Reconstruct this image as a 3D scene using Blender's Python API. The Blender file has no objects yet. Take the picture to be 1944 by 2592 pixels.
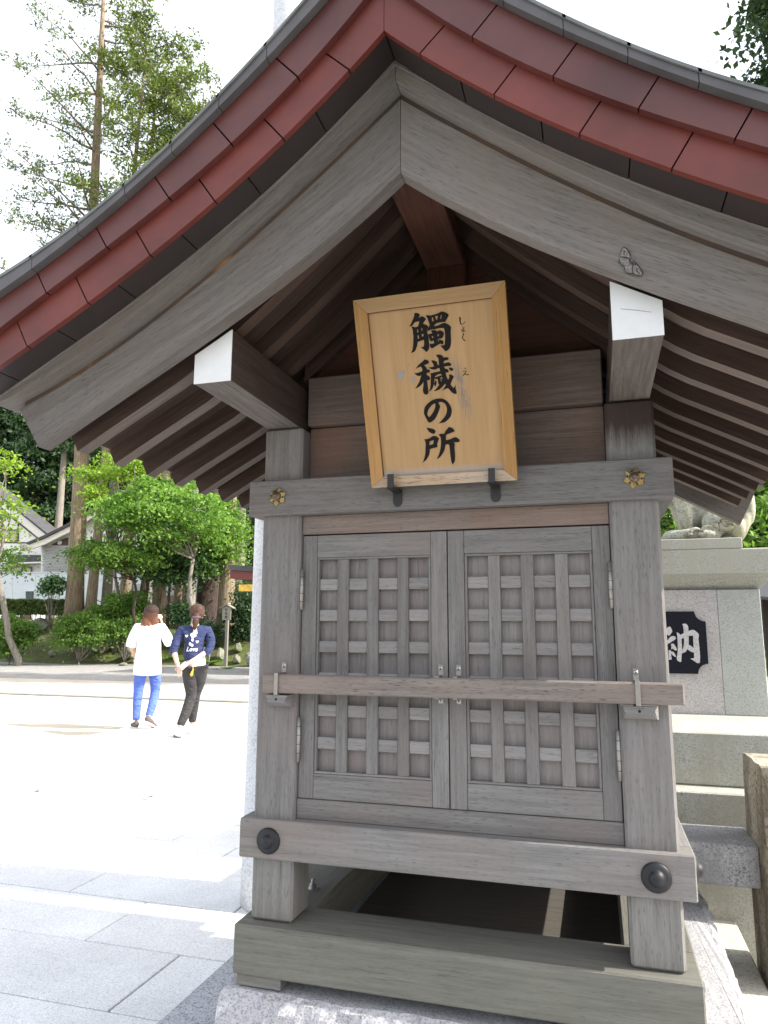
import bpy, bmesh, math, random
import numpy as np
from mathutils import Vector, Matrix
sc = bpy.context.scene
C = sc.collection
R = math.radians
# ------------------------------------------------------------------ camera
YAW, PITCH, ROLL, FPX = -0.2867, 0.1627, 0.0032, 1801.6
CAM = Vector((0.3792, -1.8744, 1.29))
_F = Vector((math.sin(YAW)*math.cos(PITCH), math.cos(YAW)*math.cos(PITCH), math.sin(PITCH)))
_R0 = Vector((math.cos(YAW), -math.sin(YAW), 0)); _U0 = _R0.cross(_F)
_R = _R0*math.cos(ROLL)+_U0*math.sin(ROLL); _U = -_R0*math.sin(ROLL)+_U0*math.cos(ROLL)
cd = bpy.data.cameras.new('camera'); cam = bpy.data.objects.new('camera', cd); C.objects.link(cam)
M = Matrix((_R, _U, -_F)).transposed().to_4x4(); M.translation = CAM
cam.matrix_world = M
cd.sensor_fit = 'VERTICAL'; cd.sensor_height = 24.0; cd.lens = 24.0*FPX/2592.0
cd.clip_start = 0.05; cd.clip_end = 1000
sc.camera = cam
# ------------------------------------------------------------------ light
SUN_EL, SUN_AZ = R(38), R(3)        # azimuth from +x towards +y
sd = bpy.data.lights.new('sun', 'SUN'); sd.energy = 5.0; sd.angle = R(0.5); sd.color = (1.0, 0.95, 0.86)
sun = bpy.data.objects.new('sun', sd); C.objects.link(sun)
sv = Vector((math.cos(SUN_EL)*math.cos(SUN_AZ), math.cos(SUN_EL)*math.sin(SUN_AZ), math.sin(SUN_EL)))
sun.rotation_euler = sv.to_track_quat('Z', 'Y').to_euler()
w = bpy.data.worlds.new('World'); sc.world = w; w.use_nodes = True
nt = w.node_tree; nt.nodes.clear()
wo = nt.nodes.new('ShaderNodeOutputWorld'); b1 = nt.nodes.new('ShaderNodeBackground'); b2 = nt.nodes.new('ShaderNodeBackground')
sky = nt.nodes.new('ShaderNodeTexSky'); sky.sky_type = 'NISHITA'; sky.sun_disc = False
sky.sun_elevation = SUN_EL; sky.sun_rotation = R(90)-SUN_AZ; sky.dust_density = 3.0; sky.air_density = 1.0
b1.inputs[1].default_value = 0.12
b2.inputs[0].default_value = (1.0, 0.98, 0.955, 1); b2.inputs[1].default_value = 0.66   # thin bright cloud veil
ad = nt.nodes.new('ShaderNodeAddShader')
nt.links.new(sky.outputs[0], b1.inputs[0]); nt.links.new(b1.outputs[0], ad.inputs[0]); nt.links.new(b2.outputs[0], ad.inputs[1])
nt.links.new(ad.outputs[0], wo.inputs[0])
sc.view_settings.view_transform = 'Standard'; sc.view_settings.look = 'None'
sc.view_settings.exposure = 0.88; sc.view_settings.gamma = 1.0; sc.view_settings.use_curve_mapping = False
sc.render.engine = 'CYCLES'

# ------------------------------------------------------------------ helpers
def px_ray(u, v):
    return _F + _R*((u-972)/FPX) - _U*((v-1296)/FPX)
def at(u, v, d):                      # real point seen at photo pixel (u, v), d metres in front of the lens
    return CAM + px_ray(u, v)*d
def on_y(u, v, y):
    r = px_ray(u, v); return CAM + r*((y-CAM.y)/r.y)
def on_z(u, v, z):
    r = px_ray(u, v); return CAM + r*((z-CAM.z)/r.z)

def link(name, me, mat=None, parent=None):
    o = bpy.data.objects.new(name, me); C.objects.link(o)
    if mat is not None and len(me.materials) == 0: me.materials.append(mat)
    if parent is not None: o.parent = parent
    return o
def tag(o, label, cat, group=None):
    o['label'] = label; o['category'] = cat
    if group: o['group'] = group
    return o
def thing(name, label, cat, loc=(0, 0, 0), rz=0.0, group=None):
    o = bpy.data.objects.new(name, None); C.objects.link(o); o.location = loc; o.rotation_euler = (0, 0, rz)
    o.empty_display_size = 0.1
    return tag(o, label, cat, group)
def kind(o, k): o['kind'] = k; return o
def bm_mesh(bm, name, smooth=False):
    me = bpy.data.meshes.new(name); bm.to_mesh(me); bm.free()
    if smooth:
        for p in me.polygons: p.use_smooth = True
    return me
def box_bm(b, bev=0.0, bm=None):
    x0, x1, y0, y1, z0, z1 = b
    own = bm is None
    if own: bm = bmesh.new()
    vs = [bm.verts.new((x, y, z)) for x in (x0, x1) for y in (y0, y1) for z in (z0, z1)]
    fs = [(0, 1, 3, 2), (4, 6, 7, 5), (0, 4, 5, 1), (2, 3, 7, 6), (0, 2, 6, 4), (1, 5, 7, 3)]
    nf = [bm.faces.new([vs[i] for i in f]) for f in fs]
    if bev > 0:
        es = {e for f in nf for e in f.edges}
        bmesh.ops.bevel(bm, geom=list(es), offset=bev, segments=1, affect='EDGES')
    return bm
def board(name, b, mat, parent=None, bev=0.002):
    cx, cy, cz = (b[0]+b[1])/2, (b[2]+b[3])/2, (b[4]+b[5])/2
    bm = box_bm((b[0]-cx, b[1]-cx, b[2]-cy, b[3]-cy, b[4]-cz, b[5]-cz), bev)
    o = link(name, bm_mesh(bm, name), mat, parent); o.location = (cx, cy, cz); return o
def copy_tree(o, parent=None):
    c = o.copy(); C.objects.link(c)
    if parent is not None: c.parent = parent
    for ch in list(o.children): copy_tree(ch, c)
    return c
def from_arrays(name, V, Fq, mat, parent=None, smooth=False):
    me = bpy.data.meshes.new(name)
    V = np.asarray(V, dtype=np.float32); Fq = np.asarray(Fq, dtype=np.int32); k = Fq.shape[1]
    me.vertices.add(len(V)); me.vertices.foreach_set('co', V.ravel())
    me.loops.add(Fq.size); me.loops.foreach_set('vertex_index', Fq.ravel())
    me.polygons.add(len(Fq)); me.polygons.foreach_set('loop_start', np.arange(0, Fq.size, k, dtype=np.int32))
    me.update(); me.validate()
    if smooth: me.polygons.foreach_set('use_smooth', np.ones(len(Fq), dtype=bool))
    return link(name, me, mat, parent)
def tube(bm, pts, rads, n=8, cap=True):
    rings = []
    pts = [Vector(p) for p in pts]
    for i, p in enumerate(pts):
        t = (pts[min(i+1, len(pts)-1)]-pts[max(i-1, 0)]).normalized()
        a = Vector((0, 0, 1)) if abs(t.z) < .9 else Vector((1, 0, 0))
        u = t.cross(a).normalized(); v = t.cross(u)
        rings.append([bm.verts.new(p+(u*math.cos(2*math.pi*k/n)+v*math.sin(2*math.pi*k/n))*rads[i]) for k in range(n)])
    for a, b in zip(rings, rings[1:]):
        for k in range(n): bm.faces.new((a[k], a[(k+1) % n], b[(k+1) % n], b[k]))
    if cap:
        bm.faces.new(rings[0][::-1]); bm.faces.new(rings[-1])
    return bm
def lathe(bm, prof, c=(0, 0, 0), axis='y', n=20):
    # prof: (radius, height) pairs; axis y: height runs towards -y
    rings = []
    for r, h in prof:
        ring = []
        for k in range(n):
            a = 2*math.pi*k/n; x, z = r*math.cos(a), r*math.sin(a)
            q = (c[0]+x, c[1]-h, c[2]+z) if axis == 'y' else (c[0]+x, c[1]+z, c[2]+h) if axis == 'z' else (c[0]+h, c[1]+x, c[2]+z)
            ring.append(bm.verts.new(q))
        rings.append(ring)
    for a, b in zip(rings, rings[1:]):
        for k in range(n): bm.faces.new((a[k], a[(k+1) % n], b[(k+1) % n], b[k]))
    bm.faces.new(rings[-1]); bm.faces.new(rings[0][::-1])
    bmesh.ops.recalc_face_normals(bm, faces=bm.faces)
    return bm

# ------------------------------------------------------------------ materials
def newmat(name):
    m = bpy.data.materials.new(name); m.use_nodes = True
    n = m.node_tree; bs = n.nodes['Principled BSDF']
    return m, n, bs
def N(nt, t, **k):
    n = nt.nodes.new(t)
    for a, b in k.items(): setattr(n, a, b)
    return n
def ramp(nt, stops, interp='LINEAR'):
    r = nt.nodes.new('ShaderNodeValToRGB'); r.color_ramp.interpolation = interp
    e = r.color_ramp.elements
    while len(e) < len(stops): e.new(0.5)
    for i, (p, c) in enumerate(stops):
        e[i].position = p; e[i].color = (*c, 1) if len(c) == 3 else c
    return r
def mixc(nt, fac, a, b, mode='MIX'):
    m = nt.nodes.new('ShaderNodeMix'); m.data_type = 'RGBA'; m.blend_type = mode
    for s, v in ((0, fac), (6, a), (7, b)):
        if hasattr(v, 'links'): nt.links.new(v, m.inputs[s])
        elif isinstance(v, (int, float)): m.inputs[s].default_value = v
        else: m.inputs[s].default_value = (*v, 1)
    return m.outputs[2]
def mathn(nt, op, a, b=0.0, c=None):
    m = nt.nodes.new('ShaderNodeMath'); m.operation = op
    for i, v in enumerate((a, b) if c is None else (a, b, c)):
        if hasattr(v, 'links'): nt.links.new(v, m.inputs[i])
        else: m.inputs[i].default_value = v
    return m.outputs[0]
def mapping(nt, src, scale=(1, 1, 1), loc=(0, 0, 0)):
    m = nt.nodes.new('ShaderNodeMapping'); nt.links.new(src, m.inputs[0])
    m.inputs[3].default_value = scale; m.inputs[1].default_value = loc; return m.outputs[0]
def noise(nt, vec, scale, detail=4, rough=.55):
    n = nt.nodes.new('ShaderNodeTexNoise'); n.inputs['Scale'].default_value = scale
    n.inputs['Detail'].default_value = detail; n.inputs['Roughness'].default_value = rough
    nt.links.new(vec, n.inputs['Vector']); return n.outputs[0]
def bump(nt, bs, h, strength=.3, dist=.002):
    b = nt.nodes.new('ShaderNodeBump'); b.inputs['Strength'].default_value = strength; b.inputs['Distance'].default_value = dist
    nt.links.new(h, b.inputs['Height']); nt.links.new(b.outputs[0], bs.inputs['Normal'])

def wood(name, axis, light, dark, stain=None, rough=.75, pits=.5, amt=.5, uv=False, green=None, stainz=None):
    m, n, bs = newmat(name)
    tc = N(n, 'ShaderNodeTexCoord'); oi = N(n, 'ShaderNodeObjectInfo')
    src = tc.outputs['UV' if uv else 'Object']
    off = N(n, 'ShaderNodeVectorMath', operation='SCALE'); 
    cmb = N(n, 'ShaderNodeCombineXYZ')
    n.links.new(oi.outputs['Random'], cmb.inputs[0]); n.links.new(oi.outputs['Random'], cmb.inputs[1]); n.links.new(oi.outputs['Random'], cmb.inputs[2])
    n.links.new(cmb.outputs[0], off.inputs[0]); off.inputs['Scale'].default_value = 7.3
    ad = N(n, 'ShaderNodeVectorMath', operation='ADD'); n.links.new(src, ad.inputs[0]); n.links.new(off.outputs[0], ad.inputs[1])
    v = ad.outputs[0]
    st = {'x': (1, 20, 20), 'y': (20, 1, 20), 'z': (20, 20, 1)}[axis]
    g1 = noise(n, mapping(n, v, st), 5.0, 6, .62)               # broad streaks
    g2 = noise(n, mapping(n, v, tuple(4*a if a > 1 else 2.2 for a in st)), 14.0, 4, .7)   # fine fibre
    big = noise(n, v, 3.2, 3, .5)
    r1 = ramp(n, [(.28, dark), (.68, light)])
    n.links.new(g1, r1.inputs[0])
    c = r1.outputs[0]
    c = mixc(n, mathn(n, 'MULTIPLY', mathn(n, 'SUBTRACT', 1.0, g2), amt), c, tuple(a*.45 for a in dark))
    # short dark pits along the fibre
    pn = noise(n, mapping(n, v, tuple(3.2*a if a > 1 else 5.0 for a in st)), 9.0, 1, .3)
    rp = ramp(n, [(.635, (0, 0, 0)), (.70, (1, 1, 1))]); n.links.new(pn, rp.inputs[0])
    c = mixc(n, mathn(n, 'MULTIPLY', rp.outputs[0], pits), c, tuple(a*.3 for a in dark))
    if stain:
        rs = ramp(n, [(.45, (0, 0, 0)), (.72, (1, 1, 1))]); n.links.new(big, rs.inputs[0])
        c = mixc(n, mathn(n, 'MULTIPLY', rs.outputs[0], .55), c, stain)
    # long drying cracks and a few knots
    ck = noise(n, mapping(n, v, tuple(1.5*a if a > 1 else .35 for a in st)), 4.2, 2, .4)
    rc = ramp(n, [(.488, (0, 0, 0)), (.50, (1, 1, 1)), (.512, (0, 0, 0))]); n.links.new(ck, rc.inputs[0])
    gate = ramp(n, [(.52, (0, 0, 0)), (.60, (1, 1, 1))]); n.links.new(noise(n, v, 4.5, 2, .5), gate.inputs[0])
    c = mixc(n, mathn(n, 'MULTIPLY', mathn(n, 'MULTIPLY', rc.outputs[0], gate.outputs[0]), .55), c, tuple(a*.3 for a in dark))
    if stainz:
        geo = N(n, 'ShaderNodeNewGeometry'); sp = N(n, 'ShaderNodeSeparateXYZ'); n.links.new(geo.outputs['Position'], sp.inputs[0])
        nz = noise(n, mapping(n, geo.outputs['Position'], (45, 45, 2.5)), 1.0, 4, .7)
        hz = mathn(n, 'SUBTRACT', sp.outputs[2], mathn(n, 'MULTIPLY', nz, .14))
        mr = N(n, 'ShaderNodeMapRange'); n.links.new(hz, mr.inputs[0]); mr.inputs[1].default_value = stainz[0]; mr.inputs[2].default_value = stainz[1]
        c = mixc(n, mathn(n, "MULTIPLY", mr.outputs[0], .9), c, (.035, .020, .015))
    if green:
        col, lo, hi = green
        geo = N(n, 'ShaderNodeNewGeometry'); sp = N(n, 'ShaderNodeSeparateXYZ'); n.links.new(geo.outputs['Position'], sp.inputs[0])
        nz = noise(n, mapping(n, geo.outputs['Position'], (1, 1, 1)), 5.0, 3, .6)
        hz = mathn(n, 'ADD', sp.outputs[2], mathn(n, 'MULTIPLY', nz, .35))
        mr = N(n, 'ShaderNodeMapRange'); n.links.new(hz, mr.inputs[0]); mr.inputs[1].default_value = hi; mr.inputs[2].default_value = lo
        c = mixc(n, mathn(n, 'MULTIPLY', mr.outputs[0], .8), c, col, 'MULTIPLY')
    # slow board to board shift
    hv = N(n, 'ShaderNodeHueSaturation'); n.links.new(c, hv.inputs['Color'])
    n.links.new(mathn(n, 'ADD', mathn(n, 'MULTIPLY', oi.outputs['Random'], .20), .70), hv.inputs['Value'])
    n.links.new(hv.outputs[0], bs.inputs['Base Color'])
    bs.inputs['Roughness'].default_value = rough
    bs.inputs['Specular IOR Level'].default_value = .25
    bump(n, bs, mathn(n, 'ADD', mathn(n, 'MULTIPLY', g2, .6), g1), .55, .0025)
    return m

LG, DG = (.305, .300, .296), (.178, .170, .166)
GRN = ((.96, 1.0, .88), .45, 1.0)
wood_x = wood('weathered_wood_x', 'x', LG, DG, (.23, .185, .165), green=GRN)
wood_z = wood('weathered_wood_z', 'z', LG, DG, (.21, .18, .165), green=GRN)
wood_post = wood('water_stained_post_wood', 'z', LG, DG, (.21, .18, .165), green=GRN, stainz=(1.675, 1.735))
wood_y = wood('weathered_wood_y', 'y', LG, DG, (.21, .18, .165), green=GRN)
wood_warm = wood('warm_weathered_wood', 'x', (.32, .275, .255), (.19, .15, .13), (.24, .14, .095), pits=.6)
wood_slat = wood('pale_lattice_wood', 'x', (.36, .35, .345), (.23, .22, .215), (.30, .28, .27), pits=.6)
wood_uv = wood('weathered_bargeboard_wood', 'x', (.29, .275, .265), (.18, .16, .15), (.235, .195, .17), uv=True, pits=.55)
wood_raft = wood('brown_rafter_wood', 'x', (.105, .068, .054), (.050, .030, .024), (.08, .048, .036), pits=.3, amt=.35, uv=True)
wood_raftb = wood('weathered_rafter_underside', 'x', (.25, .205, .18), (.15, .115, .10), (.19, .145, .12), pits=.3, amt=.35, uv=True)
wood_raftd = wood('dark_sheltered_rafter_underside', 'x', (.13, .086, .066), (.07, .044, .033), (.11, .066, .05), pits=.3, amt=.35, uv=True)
wood_dark = wood('unweathered_brown_wood', 'x', (.095, .048, .032), (.045, .022, .016), (.11, .040, .022), pits=.2, amt=.3)
wood_darkz = wood('unweathered_brown_wood_upright', 'z', (.11, .048, .032), (.048, .022, .016), (.14, .040, .020), pits=.2, amt=.3)
wood_back = wood('back_panel_wood', 'x', (.245, .20, .18), (.14, .10, .085), (.19, .10, .065), pits=.4)
wood_door = wood('door_panel_wood', 'z', (.335, .315, .31), (.215, .195, .19), (.26, .215, .20), pits=.3)
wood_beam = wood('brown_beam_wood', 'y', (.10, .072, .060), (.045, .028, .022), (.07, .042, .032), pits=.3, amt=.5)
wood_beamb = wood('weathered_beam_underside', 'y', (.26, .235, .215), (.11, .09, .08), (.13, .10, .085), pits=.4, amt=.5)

def flat(name, col, rough=.6, metal=0.0, spec=.5, var=0.0, vs=20.0, bmp=0.0, bs_scale=200.0):
    m, n, bs = newmat(name)
    bs.inputs['Base Color'].default_value = (*col, 1); bs.inputs['Roughness'].default_value = rough
    bs.inputs['Metallic'].default_value = metal; bs.inputs['Specular IOR Level'].default_value = spec
    tc = N(n, 'ShaderNodeTexCoord')
    if var > 0:
        f = noise(n, tc.outputs['Object'], vs, 4, .6)
        r = ramp(n, [(.3, tuple(c*(1-var) for c in col)), (.7, tuple(min(1, c*(1+var)) for c in col))])
        n.links.new(f, r.inputs[0]); n.links.new(r.outputs[0], bs.inputs['Base Color'])
    if bmp > 0: bump(n, bs, noise(n, tc.outputs['Object'], bs_scale, 3, .6), bmp, .002)
    return m
def granite(name, base, dark, scale, contrast=.5, tint=None, rough=.7, bmp=.3, stain=None):
    m, n, bs = newmat(name)
    tc = N(n, 'ShaderNodeNewGeometry'); v = tc.outputs['Position']
    oi = N(n, 'ShaderNodeObjectInfo')
    vo = N(n, 'ShaderNodeTexVoronoi'); n.links.new(v, vo.inputs['Vector']); vo.inputs['Scale'].default_value = scale*1.7
    sp = N(n, 'ShaderNodeSeparateColor'); n.links.new(vo.outputs['Color'], sp.inputs[0])
    f2 = noise(n, v, scale*1.3, 3, .8)
    s = mathn(n, 'ADD', mathn(n, 'MULTIPLY', sp.outputs[0], .55), mathn(n, 'MULTIPLY', f2, .45))
    r = ramp(n, [(.26, dark), (.38, tuple(.7*a+.3*b for a, b in zip(base, dark))), (.56, base), (.85, tuple(min(.9, a*1.15) for a in base))])
    n.links.new(s, r.inputs[0]); c = r.outputs[0]
    big = noise(n, v, 2.3, 4, .6)
    rb = ramp(n, [(.3, (.86, .86, .86)), (.7, (1.08, 1.08, 1.08))]); n.links.new(big, rb.inputs[0])
    c = mixc(n, 1.0, c, rb.outputs[0], 'MULTIPLY')
    tv = N(n, 'ShaderNodeHueSaturation'); n.links.new(c, tv.inputs['Color']); n.links.new(mathn(n, 'ADD', mathn(n, 'MULTIPLY', oi.outputs['Random'], .12), .92), tv.inputs['Value']); c = tv.outputs[0]
    if stain:
        st = noise(n, mapping(n, v, (3, 3, .7)), 2.6, 5, .65)
        rs = ramp(n, [(.42, (0, 0, 0)), (.62, (1, 1, 1))]); n.links.new(st, rs.inputs[0])
        c = mixc(n, mathn(n, 'MULTIPLY', rs.outputs[0], .8), c, stain)
    n.links.new(c, bs.inputs['Base Color']); bs.inputs['Roughness'].default_value = rough
    bump(n, bs, f2, bmp, .002)
    return m
g_pave = granite('pale_paving_granite', (.70, .70, .70), (.50, .51, .52), 150, .5, bmp=.3)
g_slab = granite('speckled_grey_granite', (.42, .43, .46), (.16, .17, .19), 150, .6, bmp=.4)
g_plinth = granite('rough_cut_granite', (.40, .40, .415), (.23, .23, .25), 150, .6, bmp=.7)
g_col = granite('pale_column_granite', (.58, .59, .61), (.42, .43, .45), 90, .5, bmp=.2)
g_ped = granite('greenish_pedestal_granite', (.40, .405, .37), (.255, .265, .23), 130, .4, stain=(.33, .325, .27), bmp=.2)
g_panel = granite('pinkish_panel_granite', (.42, .40, .395), (.26, .24, .245), 150, .5, bmp=.2)
g_die = granite('grey_die_granite', (.42, .435, .415), (.29, .305, .285), 150, .4, bmp=.15)
g_rail = granite('dark_fence_granite', (.30, .30, .31), (.07, .07, .075), 150, .6, stain=(.15, .15, .155), bmp=.5)
g_post = granite('mossy_weathered_stone', (.38, .345, .27), (.16, .135, .095), 70, .6, stain=(.075, .058, .038), rough=.9, bmp=.9)
g_lion = granite('weathered_statue_stone', (.40, .40, .34), (.24, .24, .19), 60, .4, stain=(.26, .25, .15), rough=.85, bmp=.3)
g_rock = granite('garden_rock_stone', (.25, .245, .21), (.11, .11, .09), 9, .6, stain=(.12, .15, .05), rough=.9, bmp=.8)
m_white = flat('white_paint', (.66, .68, .70), .55, var=.03, vs=40)
m_red = flat('red_brown_copper_panel', (.118, .021, .014), .5, spec=.5, var=.30, vs=5, bmp=.25, bs_scale=16)
m_red2 = flat('red_brown_copper_panel_upper', (.088, .024, .021), .45, spec=.5, var=.30, vs=5, bmp=.25, bs_scale=16)
m_soff = flat('shade_toned_soffit', (.020, .013, .012), .55, var=.15, vs=8)  # darker copy of the copper, with the shade put into its colour
m_roof = flat('grey_green_copper_roof', (.13, .14, .14), .5, spec=.5, var=.25, vs=12)
m_lip = flat('dark_copper_lip', (.075, .072, .075), .45, var=.2, vs=12)
m_black = flat('black_cast_iron', (.012, .013, .016), .5, spec=.35, bmp=.1)
m_blk2 = flat('black_painted_bracket', (.012, .012, .013), .55)
m_brass = flat('tarnished_brass', (.30, .22, .09), .38, metal=.75, var=.35, vs=60, bmp=.1)
m_bronze = flat('brown_bronze_stud', (.15, .11, .085), .4, metal=.6, var=.2, vs=50)
m_steel = flat('brushed_steel', (.30, .285, .27), .45, metal=.8, var=.12, vs=70)
m_screw = flat('bright_screw_steel', (.50, .50, .50), .35, metal=1.0)
m_ink = flat('black_lacquer_lettering', (.006, .005, .005), .7, spec=.2)
m_hole = flat('dark_opening', (.01, .01, .01), .9)
m_navyplate = flat('dark_polished_granite_plate', (.008, .009, .016), .6, spec=.15, var=.3, vs=90)
# ================================================================== GROUND
def sheet(name, x0, x1, y0, y1, z, mat, sub=1):
    bm = bmesh.new(); vs = [bm.verts.new(p) for p in ((x0, y0, z), (x1, y0, z), (x1, y1, z), (x0, y1, z))]; bm.faces.new(vs)
    return kind(link(name, bm_mesh(bm, name), mat), 'structure')
def ground_mat(name, c1, c2, sc1, spk=.5, bmp=.5, sc2=60):
    m, n, bs = newmat(name); v = N(n, 'ShaderNodeNewGeometry').outputs['Position']
    r = ramp(n, [(.3, c1), (.7, c2)]); n.links.new(noise(n, v, sc1, 5, .6), r.inputs[0])
    f = noise(n, v, sc2, 3, .7); r2 = ramp(n, [(.35, (1-spk*.5,)*3), (.65, (1+spk*.3,)*3)]); n.links.new(f, r2.inputs[0])
    n.links.new(mixc(n, 1.0, r.outputs[0], r2.outputs[0], 'MULTIPLY'), bs.inputs['Base Color'])
    bs.inputs['Roughness'].default_value = .95; bump(n, bs, f, bmp, .01); return m
m_sand = ground_mat('cream_sand', (.46, .41, .32), (.54, .49, .40), 1.2)
m_sandp = ground_mat('pinkish_sand', (.44, .385, .32), (.54, .485, .42), .8)
m_gravel = ground_mat('grey_gravel', (.26, .25, .235), (.34, .33, .31), 1.5, .9, .8, 30)
m_earth = ground_mat('dark_garden_earth', (.07, .065, .04), (.12, .11, .07), 1.5, .6, .8, 12)
sheet('ground', -120, 120, -60, 160, -.03, m_earth)
sheet('sand_path', -60, -1.0, -6, 9.95, -.022, m_sand)
sheet('sand_path', -60, 6, 10.15, 13.8, -.018, m_sandp)
sheet('gravel_path', -60, 6, 13.8, 21.2, -.014, m_gravel)
kind(board('drain_kerb', (-60, 6, 9.95, 10.15, -.03, .004), flat('drain_stone', (.25, .25, .23), .9, var=.2, vs=4), bev=.004), 'structure')
# paving: every stone its own piece
pav = kind(sheet('paving', -5.62, 3.0, -2.2, 9.85, -.016, flat('paving_joint', (.22, .21, .20), .95)), 'structure')
rp = random.Random(4)
stone_me = {}
def paving_stone(x0, x1, y0, y1):
    key = (round(x1-x0, 3), round(y1-y0, 3))
    if key not in stone_me:
        g = .0035; hx, hy = (x1-x0)/2-g, (y1-y0)/2-g
        stone_me[key] = bm_mesh(box_bm((-hx, hx, -hy, hy, -.04, 0), .003), 'paving_stone'); stone_me[key].materials.append(g_pave)
    o = bpy.data.objects.new('paving_stone', stone_me[key]); C.objects.link(o); o.parent = pav
    o.location = ((x0+x1)/2, (y0+y1)/2, rp.uniform(-.0012, .0012))
PIT, SL = .446, .91
for k in range(-7, 20):
    y0 = .87+PIT*k; off = -1.73 if k % 2 == 0 else -1.275
    xs = [off+SL*j for j in range(-6, 5)]
    for a, b in zip(xs, xs[1:]):
        a2, b2 = max(a, -5.6), b
        if b2-a2 < .1 or a2 > 2.2: continue
        if y0 > 1.3 and a2 > .2: continue
        if y0 > 3.2 and a2 > -.9: continue
        paving_stone(a2, b2, y0, y0+PIT)
# stone base slab and rough plinth under the shrine box
slab = kind(board('stone_slab', (-.885, .698, -1.6, 1.14, -.02, .17), g_slab, bev=.006), 'structure')
kind(board('stone_kerb', (.7005, .852, -1.6, 6.0, -.02, .17), granite('pale_kerb_granite', (.50, .48, .42), (.34, .33, .29), 90, .4), bev=.006), 'structure')
bm = bmesh.new(); rr = random.Random(2)
NX, NY = 60, 50
def edge_wob(t, s): return .008*math.sin(t*23+s)+.006*math.sin(t*61+2*s)
top = {}
X0, X1_, Y0, Y1_ = -.600, .700, -.052, 1.112
ringz = [.165, .20, .25, .30, .335, .357, .366]
prof = [.030, .026, .022, .016, .008, -.004, -.018]
def loop(z, d):
    pts = []
    for i in range(NX): t = i/NX; pts.append((X0+(X1_-X0)*t, Y0-d, z, 0))
    for i in range(NY): t = i/NY; pts.append((X1_+d, Y0+(Y1_-Y0)*t, z, 1))
    for i in range(NX): t = i/NX; pts.append((X1_-(X1_-X0)*t, Y1_+d, z, 2))
    for i in range(NY): t = i/NY; pts.append((X0-d, Y1_-(Y1_-Y0)*t, z, 3))
    out = []
    for x, y, z, s in pts:
        n = math.sin(x*41+y*33+z*70)*math.sin(x*17-y*29+z*31)
        q = .007*n+rr.uniform(-.004, .004)
        if s == 0: y -= q
        elif s == 1: x += q
        elif s == 2: y += q
        else: x -= q
        x = min(max(x, X0-d-.01), X1_+d+.01); y = min(max(y, Y0-d-.01), Y1_+d+.01)
        out.append(bm.verts.new((x, y, z+(rr.uniform(-.002, .002) if z > .17 else 0))))
    return out
rings = [loop(z, d) for z, d in zip(ringz, prof)]
n_ = len(rings[0])
for a, b in zip(rings, rings[1:]):
    for k in range(n_): bm.faces.new((a[k], a[(k+1) % n_], b[(k+1) % n_], b[k]))
bm.faces.new(rings[-1])
pl = kind(link('stone_plinth', bm_mesh(bm, 'stone_plinth'), g_plinth), 'structure')

# ================================================================== SHRINE BOX
shr = thing('shrine_box', 'weathered grey wooden shrine box with lattice doors under a curved gabled roof', 'shrine', (0, 0, .37))
def S(name, b, mat, bev=.003, parent=None, label=None):
    o = board(name, (b[0], b[1], b[2], b[3], b[4]-.37, b[5]-.37) if parent is None else b, mat, parent or shr, bev)
    if label: o['label'] = label
    return o
DB = 1.06
X1, X2 = .5435, .4235
for sx in (-1, 1):
    xa, xb = sorted((sx*X1, sx*X2))
    S('post', (xa, xb, 0, .12, .5215, 1.876), wood_post if sx > 0 else wood_z, .007)
    S('post', (xa, xb, DB-.12, DB, .5215, 1.876), wood_z, .007)
def beam_ring(nm, z0, z1, p, xe, mat_f, mat_s, bev=.003, dpt=.10):
    S(nm, (-xe, xe, -p, dpt-p, z0, z1), mat_f, bev)
    S(nm, (-xe, xe, DB+p-dpt, DB+p, z0, z1), mat_f, bev)
    for sx in (-1, 1):
        xa, xb = sorted((sx*xe, sx*(xe-dpt)))
        S(nm, (xa, xb, dpt-p+.0005, DB+p-dpt-.0005, z0+.0004, z1-.0004), mat_s, bev)
beam_ring('sill_beam', .398, .5198, .034, .574, wood('mossy_sill_wood', 'x', (.225, .218, .20), (.145, .138, .124), (.185, .18, .155), pits=.3, green=GRN),
          wood('mossy_sill_wood_side', 'y', (.225, .218, .20), (.145, .138, .124), (.185, .18, .155), pits=.3, green=GRN), .004, .165)
beam_ring('lower_rail', .6817, .7817, .020, .574, wood_x, wood_y, .003, .075)
beam_ring('upper_rail', 1.6125, 1.7154, .020, .579, wood_x, wood_y, .003, .075)
for x0 in (-.565, .40): S('shim', (x0, x0+.125, -.026, .05, .3705, .397), wood_x, .001)
for x0 in (-.565, .40): S('shim', (x0, x0+.125, 1.0, 1.08, .3705, .397), wood_x, .001)
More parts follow.
